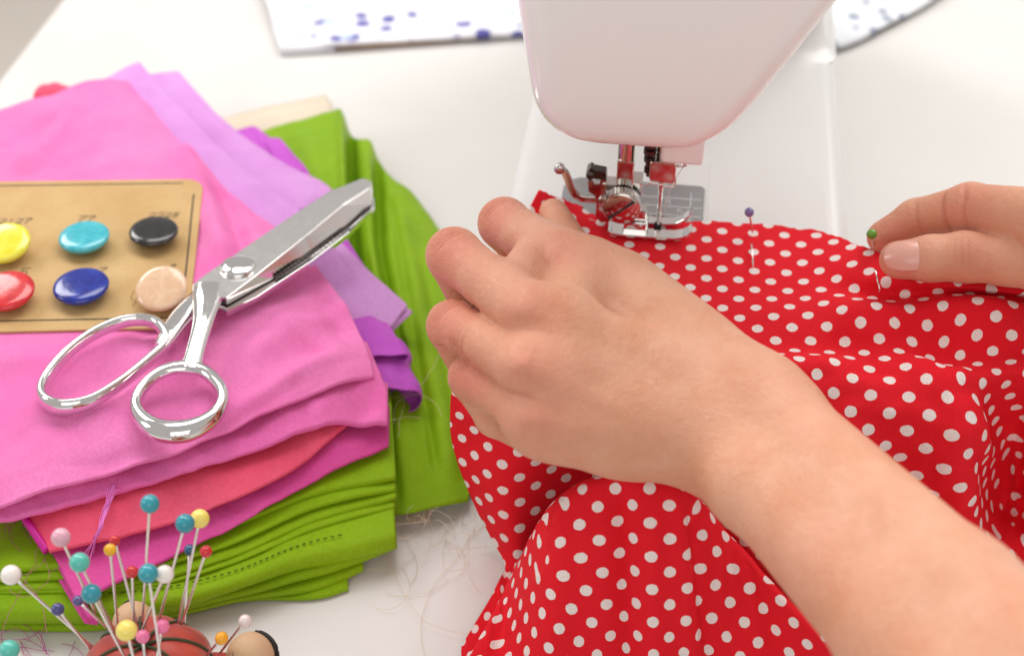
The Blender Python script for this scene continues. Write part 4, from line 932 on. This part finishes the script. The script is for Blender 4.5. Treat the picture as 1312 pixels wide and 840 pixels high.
def smin(a, b, k):
    h = np.clip(0.5+0.5*(b-a)/k, 0, 1); return b*(1-h)+a*h-k*h*(1-h)
def smax(a, b, k): return -smin(-a, -b, k)
def chain(P, pts, rad, k=3.0):
    d = None
    for i in range(len(pts)-1):
        e = rcone(P, pts[i], pts[i+1], rad[i], rad[i+1]); d = e if d is None else smin(d, e, k)
    return d
def surface(sdf, lo, hi, h=0.9, coarse=4):
    lo = np.array(lo, float); n = (np.ceil((np.array(hi)-lo)/(h*coarse)).astype(int))
    nc = n+1
    ax = [lo[i]+np.arange(nc[i])*h*coarse for i in range(3)]
    X = np.stack(np.meshgrid(*ax, indexing='ij'), -1).reshape(-1, 3)
    dc = sdf(X).reshape(nc)
    D = np.full(n*coarse+1, 9.0, np.float32)
    D = np.repeat(np.repeat(np.repeat(np.sign(dc)*9, coarse, 0), coarse, 1), coarse, 2)[:n[0]*coarse+1, :n[1]*coarse+1, :n[2]*coarse+1].astype(np.float32)
    lim = h*coarse*1.9
    act = np.abs(dc) < lim
    cell = act[:-1, :-1, :-1] | act[1:, :-1, :-1] | act[:-1, 1:, :-1] | act[:-1, :-1, 1:] | act[1:, 1:, :-1] | act[1:, :-1, 1:] | act[:-1, 1:, 1:] | act[1:, 1:, 1:]
    ci = np.argwhere(cell)
    off = np.stack(np.meshgrid(*[np.arange(coarse+1)]*3, indexing='ij'), -1).reshape(-1, 3)
    idx = (ci[:, None, :]*coarse+off[None]).reshape(-1, 3)
    key = np.unique((idx[:, 0]*D.shape[1]+idx[:, 1])*D.shape[2]+idx[:, 2])
    i0 = key//(D.shape[1]*D.shape[2]); i1 = key//D.shape[2] % D.shape[1]; i2 = key % D.shape[2]
    P = lo+np.stack([i0, i1, i2], 1)*h
    D[i0, i1, i2] = sdf(P)
    # surface nets
    ins = D < 0; sh_ = np.array(D.shape)-1
    cnt = np.zeros(sh_, np.int8); acc = np.zeros(tuple(sh_)+(3,), np.float32)
    corners = [(a, b_, c) for a in (0, 1) for b_ in (0, 1) for c in (0, 1)]
    sl = lambda o: tuple(slice(o[i], o[i]+sh_[i]) for i in range(3))
    tot = sum(ins[sl(o)].astype(np.int8) for o in corners); mixed = (tot > 0) & (tot < 8)
    mi = np.argwhere(mixed); vals = {o: D[mi[:, 0]+o[0], mi[:, 1]+o[1], mi[:, 2]+o[2]] for o in corners}
    s = np.zeros((len(mi), 3)); w = np.zeros(len(mi))
    for o in corners:
        for ax_ in range(3):
            if o[ax_]: continue
            p = list(o); p[ax_] = 1; p = tuple(p); a, b_ = vals[o], vals[p]; cr = (a < 0) != (b_ < 0)
            t = np.where(cr, a/(a-b_+1e-12), 0); q = np.array(o, float)[None].repeat(len(mi), 0); q[:, ax_] += t
            s += q*cr[:, None]; w += cr
    V = lo+(mi+s/w[:, None])*h
    vid = -np.ones(sh_, np.int64); vid[mixed] = np.arange(len(mi))
    Fs = []
    for ax_ in range(3):
        u, v = (ax_+1) % 3, (ax_+2) % 3
        a = [slice(1, -1)]*3; a[ax_] = slice(0, -1)
        A = ins[tuple(slice(1, D.shape[i]-1) if i != ax_ else slice(0, D.shape[i]-1) for i in range(3))]
        B = ins[tuple(slice(1, D.shape[i]-1) if i != ax_ else slice(1, D.shape[i]) for i in range(3))]
        e = np.argwhere(A != B); flip = A[tuple(e.T)]
        base = e.copy(); base[:, u] += 1; base[:, v] += 1
        qs = []
        for du, dv in ((-1, -1), (0, -1), (0, 0), (-1, 0)):
            c = base.copy(); c[:, u] += du; c[:, v] += dv; qs.append(vid[c[:, 0], c[:, 1], c[:, 2]])
        q = np.stack(qs, 1); q[~flip] = q[~flip][:, ::-1]; q = q[(q >= 0).all(1)]
        Fs.append(q)
    return V, np.concatenate(Fs)
def vnormals(V, Fq):
    n = np.zeros_like(V); fn = np.cross(V[Fq[:, 2]]-V[Fq[:, 0]], V[Fq[:, 3]]-V[Fq[:, 1]])
    for k in range(4):
        for c in range(3): n[:, c] += np.bincount(Fq[:, k], fn[:, c], len(V))
    return n/(np.linalg.norm(n, axis=1)[:, None]+1e-12)
def lap(V, Fq, it, lam=0.5):
    E = np.concatenate([Fq[:, [k, (k+1) % 4]] for k in range(4)]); E = np.concatenate([E, E[:, ::-1]])
    deg = np.bincount(E[:, 0], minlength=len(V))+1e-9
    for i in range(it):
        for l_ in (lam, -lam*1.04):
            m = np.stack([np.bincount(E[:, 0], V[E[:, 1], c], len(V)) for c in range(3)], 1)/deg[:, None]; V = V+l_*(m-V)
    return V
def skin_mesh(name, sdf, lo, hi, creases, flush, label, h=0.9):
    V, Fq = surface(sdf, lo, hi, h); V = lap(V, Fq, 4)
    n = vnormals(V, Fq)
    if (n*(V-V.mean(0))).sum() < 0: Fq = Fq[:, ::-1]; n = -n
    cr = np.zeros(len(V)); dis = np.zeros(len(V))
    for c, along, L, wd, dep in creases:            # c centre, along: direction the crease runs, L half-length
        q = V-c; along = unit(along); near = (q**2).sum(1) < (L*2.2)**2
        qq = q[near]; s = qq@along; r_ = qq-s[:, None]*along
        ac = np.cross(along, n[near]); ac /= np.linalg.norm(ac, axis=1)[:, None]+1e-9
        t = (r_*ac).sum(1)+0.05*s*s/L; dep_ = np.abs((r_*n[near]).sum(1))
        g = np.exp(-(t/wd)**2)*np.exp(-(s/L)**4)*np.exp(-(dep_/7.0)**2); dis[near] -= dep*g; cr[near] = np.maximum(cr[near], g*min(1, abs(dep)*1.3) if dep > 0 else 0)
    V = V+n*dis[:, None]
    fl = np.zeros(len(V))
    for c, r_, a_ in flush: fl = np.maximum(fl, a_*np.exp(-(((V-c)**2).sum(1))/(r_*r_)))
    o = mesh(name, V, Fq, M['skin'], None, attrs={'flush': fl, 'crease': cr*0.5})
    return tag(o, label, 'hand', None)

# ---- left hand and forearm, knuckles up, guiding the seam
Wc = Z(970, 562, 100); E1 = Z(1193, 792, 116); E2 = Z(1412, 1020, 132)
axis = unit(Wc-E1); wd = unit(np.cross(axis, -F)); wd = wd if wd@(Z(1060, 500, 105)-Z(890, 615, 105)) > 0 else -wd
I1, M1, R1, L1 = Z(714, 328, 118), Z(674, 398, 127), Z(670, 468, 120), Z(684, 534, 107)
IP, MP, RP, LP = reach(I1, 646, 286, 40), reach(M1, 582, 327, 43), reach(R1, 580, 417, 40), reach(L1, 606, 483, 32)
def seg(p, d, L): return p+unit(d)*L
ID = seg(IP, (0.55, -0.02, -0.84), 22); IT = seg(ID, (0.9, 0.1, -0.2), 16)
MD = seg(MP, (0.30, 0.0, -0.95), 26); MT = seg(MD, (0.75, 0.0, -0.55), 16)
RD_ = seg(RP, (0.35, -0.05, -0.93), 24); RT = seg(RD_, (0.8, -0.05, -0.5), 16)
LD = seg(LP, (0.4, -0.05, -0.9), 18); LT = seg(LD, (0.8, -0.05, -0.5), 13)
TC, TM, TI, TT = Z(892, 488, 98), Z(800, 396, 97), Z(738, 330, 86), Z(709, 273, 85)
def left_sdf(P):
    fa = []
    fa.append(chain(P, [I1, I1*.45+IP*.55, IP, ID, IT], [10.2, 8.7, 9.3, 7.6, 6.6], 2.2))
    fa.append(chain(P, [M1, M1*.45+MP*.55, MP, MD, MT], [9.6, 8.6, 9.3, 7.8, 6.8], 2.2))
    fa.append(chain(P, [R1, R1*.45+RP*.55, RP, RD_, RT], [8.8, 7.8, 8.4, 7.4, 6.4], 2.2))
    fa.append(chain(P, [L1, L1*.45+LP*.55, LP, LD, LT], [8.6, 7.2, 7.8, 6.4, 5.6], 2.2))
    f = fa[0]
    for e in fa[1:]: f = smin(f, e, 0.7)
    palm = None
    for k, (p, r1, r2) in enumerate(((I1, 10.4, 12.8), (M1, 10.6, 13.8), (R1, 10.4, 14), (L1, 9.8, 13.6))):
        w0 = Wc+wd*(8.0-5.6*k)+axis*14
        e = rcone(P, p*0.92+Wc*0.08, w0, r1, r2); palm = e if palm is None else smin(palm, e, 9)
    palm = smin(palm, rcone(P, Z(690, 540, 106), Z(800, 546, 100), 10.5, 14), 10)      # hypothenar
    palm = smin(palm, rcone(P, Z(800, 546, 100), Z(900, 556, 98), 14, 15.5), 10)
    palm = smin(palm, rcone(P, Z(760, 346, 112), Z(888, 454, 103), 11, 12.8), 10)         # first web
    arm = smin(rcone(P, Wc+wd*8.5+axis*8, E1+wd*8.5, 14.0, 17.2), rcone(P, Wc-wd*8.5+axis*8, E1-wd*8.5, 14.0, 17.2), 9)
    arm = smin(arm, smin(rcone(P, E1+wd*8.5, E2+wd*9.5, 17.2, 19.5), rcone(P, E1-wd*8.5, E2-wd*9.5, 17.2, 19.5), 9), 6)
    ul = ell(P, Wc-wd*15-F*10-axis*8, np.eye(3), np.array([7., 7., 7.])); arm = smin(arm, ul, 14)
    palm = smin(palm, arm, 13)
    palm = smin(palm, rcone(P, Z(800, 366, 112), Wc+wd*9.0, 10.5, 13.2), 8)
    th = chain(P, [TC, TM, TI, TT], [11, 10.6, 8.4, 5.8], 4)
    d = smin(palm, th, 7)
    d = smin(d, f, 4.0)
    for (a0, a1), (b0, b1), s_, r in (((I1, IP), (M1, MP), 0.24, 8.4), ((M1, MP), (R1, RP), 0.10, 5.5), ((R1, RP), (L1, LP), 0.10, 5.2)):     # webs between the fingers
        dz = 1.0 if r > 7 else 8.0
        d = smin(d, rcone(P, a0*(1-s_)+a1*s_+F*dz, b0*(1-s_)+b1*s_+F*dz, r, r), 3.5)
    for a0, b0 in ((I1, M1), (M1, R1), (R1, L1)):                                        # dorsum fill across the knuckles
        d = smin(d, rcone(P, a0*0.86+Wc*0.14+F*1.0, b0*0.86+Wc*0.14+F*1.0, 10.0, 10.0), 8)
    for p, r in ((M1, 7.2), (R1, 7.0), (L1, 6.4)):                              # knuckle bumps
        d = smin(d, np.sqrt(((P-(p-F*5.0))**2).sum(1))-r*0.84, 6)
    for p, a_ in ((I1, 0.0), (M1, 0), (R1, 0), (L1, 0)):                                 # extensor tendons
        q0 = p-F*10.5; q1 = Wc-F*15.5+axis*14+wd*(q0-Wc)@wd*0.25
        d = smin(d, rcone(P, q0, q0*0.45+q1*0.55, 2.0, 1.2), 4)
    return smax(d, -((P-(E2+axis*6))@axis), 3)
cre = []
for p, m_, nxt, r in ((IP, I1, ID, 9.2), (MP, M1, MD, 9.4), (RP, R1, RD_, 8.9), (LP, L1, LD, 7.9)):
    t = unit(p-m_); t2 = unit(nxt-p); out = unit(t-t2); ac = unit(np.cross(t, t2))
    for s_, dep in ((-3.6, 0.35), (-1.6, 0.5), (0.3, 0.45), (2.3, 0.5), (4.4, 0.3)):
        dirn = unit(t+t2); ow = unit(out-F*0.55); cre.append((p+ow*r+unit(dirn-ow*(dirn@ow))*(s_-2.5), ac, 6.5, 0.65, dep*1.9))
for p in (I1, M1, R1, L1):
    t = unit(p-Wc)
    for s_, dep in ((-2.5, .12), (0.6, .15), (3, .1)): cre.append((p-F*11+t*s_, np.cross(t, F), 5, 0.9, dep))
cre.append((Z(664, 500, 116)-F*4, unit(R1-RP), 7, 0.9, 0.5))
flu = [(p-F*8, 12, 0.7) for p in (IP, MP, RP, LP)]+[(p-F*10, 13, 0.35) for p in (I1, M1, R1, L1)]+[((a_+b_)/2-F*6, 15, 0.22) for a_, b_ in ((I1, IP), (M1, MP), (R1, RP), (L1, LP))]
lo = np.minimum.reduce([IT, MP, RP, LP, LT, E2+[-80, 0, 0], TT])-14; hi = np.maximum.reduce([I1, M1, E2, TT, IP, Wc])+24
lo[1] = min(lo[1], E2[1]-24); lo[2] = 66; hi[0] = E2[0]+30; lo[1] = E2[1]-30
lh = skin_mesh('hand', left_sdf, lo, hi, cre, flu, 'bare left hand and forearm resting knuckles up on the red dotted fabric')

# ---- right hand: thumb in front, bent index behind, pinching the pinned edge
t0, t1, t2, t3 = Z(1151, 333, 98), Z(1236, 329, 103), Z(1345, 338, 108), Z(1470, 380, 112)
i0, i1, i2, i3 = Z(1133, 304, 89), Z(1174, 281, 97), Z(1243, 266, 110), Z(1360, 285, 124)
m0, m1, m2, m3 = Z(1190, 306, 84), Z(1220, 290, 90), Z(1278, 282, 102), Z(1385, 300, 116)
s0, s1, s2, s3 = Z(1240, 315, 82), Z(1268, 300, 86), Z(1312, 295, 96), Z(1410, 315, 108)
def right_sdf(P):
    th = chain(P, [t0, t0*0.5+t1*0.5, t1, t1*0.5+t2*0.5, t2], [6.9, 8.1, 8.9, 8.7, 10.5], 3)
    ix = chain(P, [i0, i1, i2, i3], [6.6, 7.6, 9.0, 11.5], 2.5)
    md = chain(P, [m0, m1, m2, m3], [6.6, 7.6, 8.8, 11.5], 2.5)
    rg = chain(P, [s0, s1, s2, s3], [6.4, 7.2, 8.4, 11], 2.5)
    d = smin(smin(ix, md, 1.5), rg, 1.5)
    palm = smin(rcone(P, i3, t3, 12, 16), smin(rcone(P, m3, t3, 12, 16), rcone(P, s3, t3, 12, 16), 8), 8)
    palm = smin(palm, rcone(P, t2, t3, 11.5, 17), 8)
    d = smin(d, palm, 6)
    return smax(smin(d, th, 1.8), P[:, 0]-(Z(1400, 300, 110)[0]-4), 3)
tt = unit(t0-t1); nn_ = unit(-F*0.93+np.array([0, 0, 0.25])); nn_ = unit(nn_-tt*(nn_@tt)); bb = np.cross(tt, nn_)
cre = [(t1+nn_*8.9+tt*s_, bb, 6, 0.8, dep) for s_, dep in ((-4, .25), (-1.5, .35), (1, .3), (3.2, .22))]
mid = unit(i2-i1)
cre += [((i1*0.5+i2*0.5)-F*7.5, np.cross(mid, F), 8, 1.2, 0.8), (i2-F*8.5-mid*3, np.cross(mid, F), 8, 1.2, 0.6), (i1-F*7, np.cross(mid, F), 6, 1.0, 0.5)]
flu = [(t0-F*6, 9, 0.55), (t1-F*8, 12, 0.3), (i0-F*6, 12, 0.5), (i2-F*6, 16, 0.35), (m1-F*6, 14, 0.5)]
lo = np.minimum.reduce([t0, i0, m0, s0])-14; hi = np.maximum.reduce([t3, i3, m3, i2])+26; hi[0] = Z(1400, 300, 110)[0]; lo[1] = t3[1]-22; lo[2] = 62
# carve the seat of the nail
def right_nail(P):
    d = right_sdf(P); c = t0+nn_*11.6-tt*1.0
    q = P-c; a_ = q@tt; b_ = q@bb; e = q@nn_
    return d
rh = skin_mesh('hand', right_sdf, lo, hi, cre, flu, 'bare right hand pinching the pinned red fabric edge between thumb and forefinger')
# thumb nail: curved plate following the thumb tip
V = []; nA, nB = 22, 20
for i in range(nA):
    s_ = -1+2*i/(nA-1)
    for j in range(nB):
        u_ = -1+2*j/(nB-1)
        hw = 5.9*math.sqrt(max(0, 1-0.10*abs(min(s_, 0))**4-0.42*max(s_, 0)**3)) if s_ < 0.999 else 5.9*0.72
        ln = s_*7.4-(1.3*(u_**2) if s_ > 0 else -1.3*(u_**2))*abs(s_)
        ang = u_*hw/7.6
        p0 = t0-tt*2.2
        lift = 7.62-0.028*(ln-(-2))**2*(1 if ln > -2 else 0.3)+0.45-0.25*(u_*u_)
        V.append(p0+tt*ln+nn_*lift*math.cos(ang)+bb*lift*math.sin(ang))
mesh('fingernail', V, gridfaces(nA, nB), M['nail'], rh, solid=0.5)
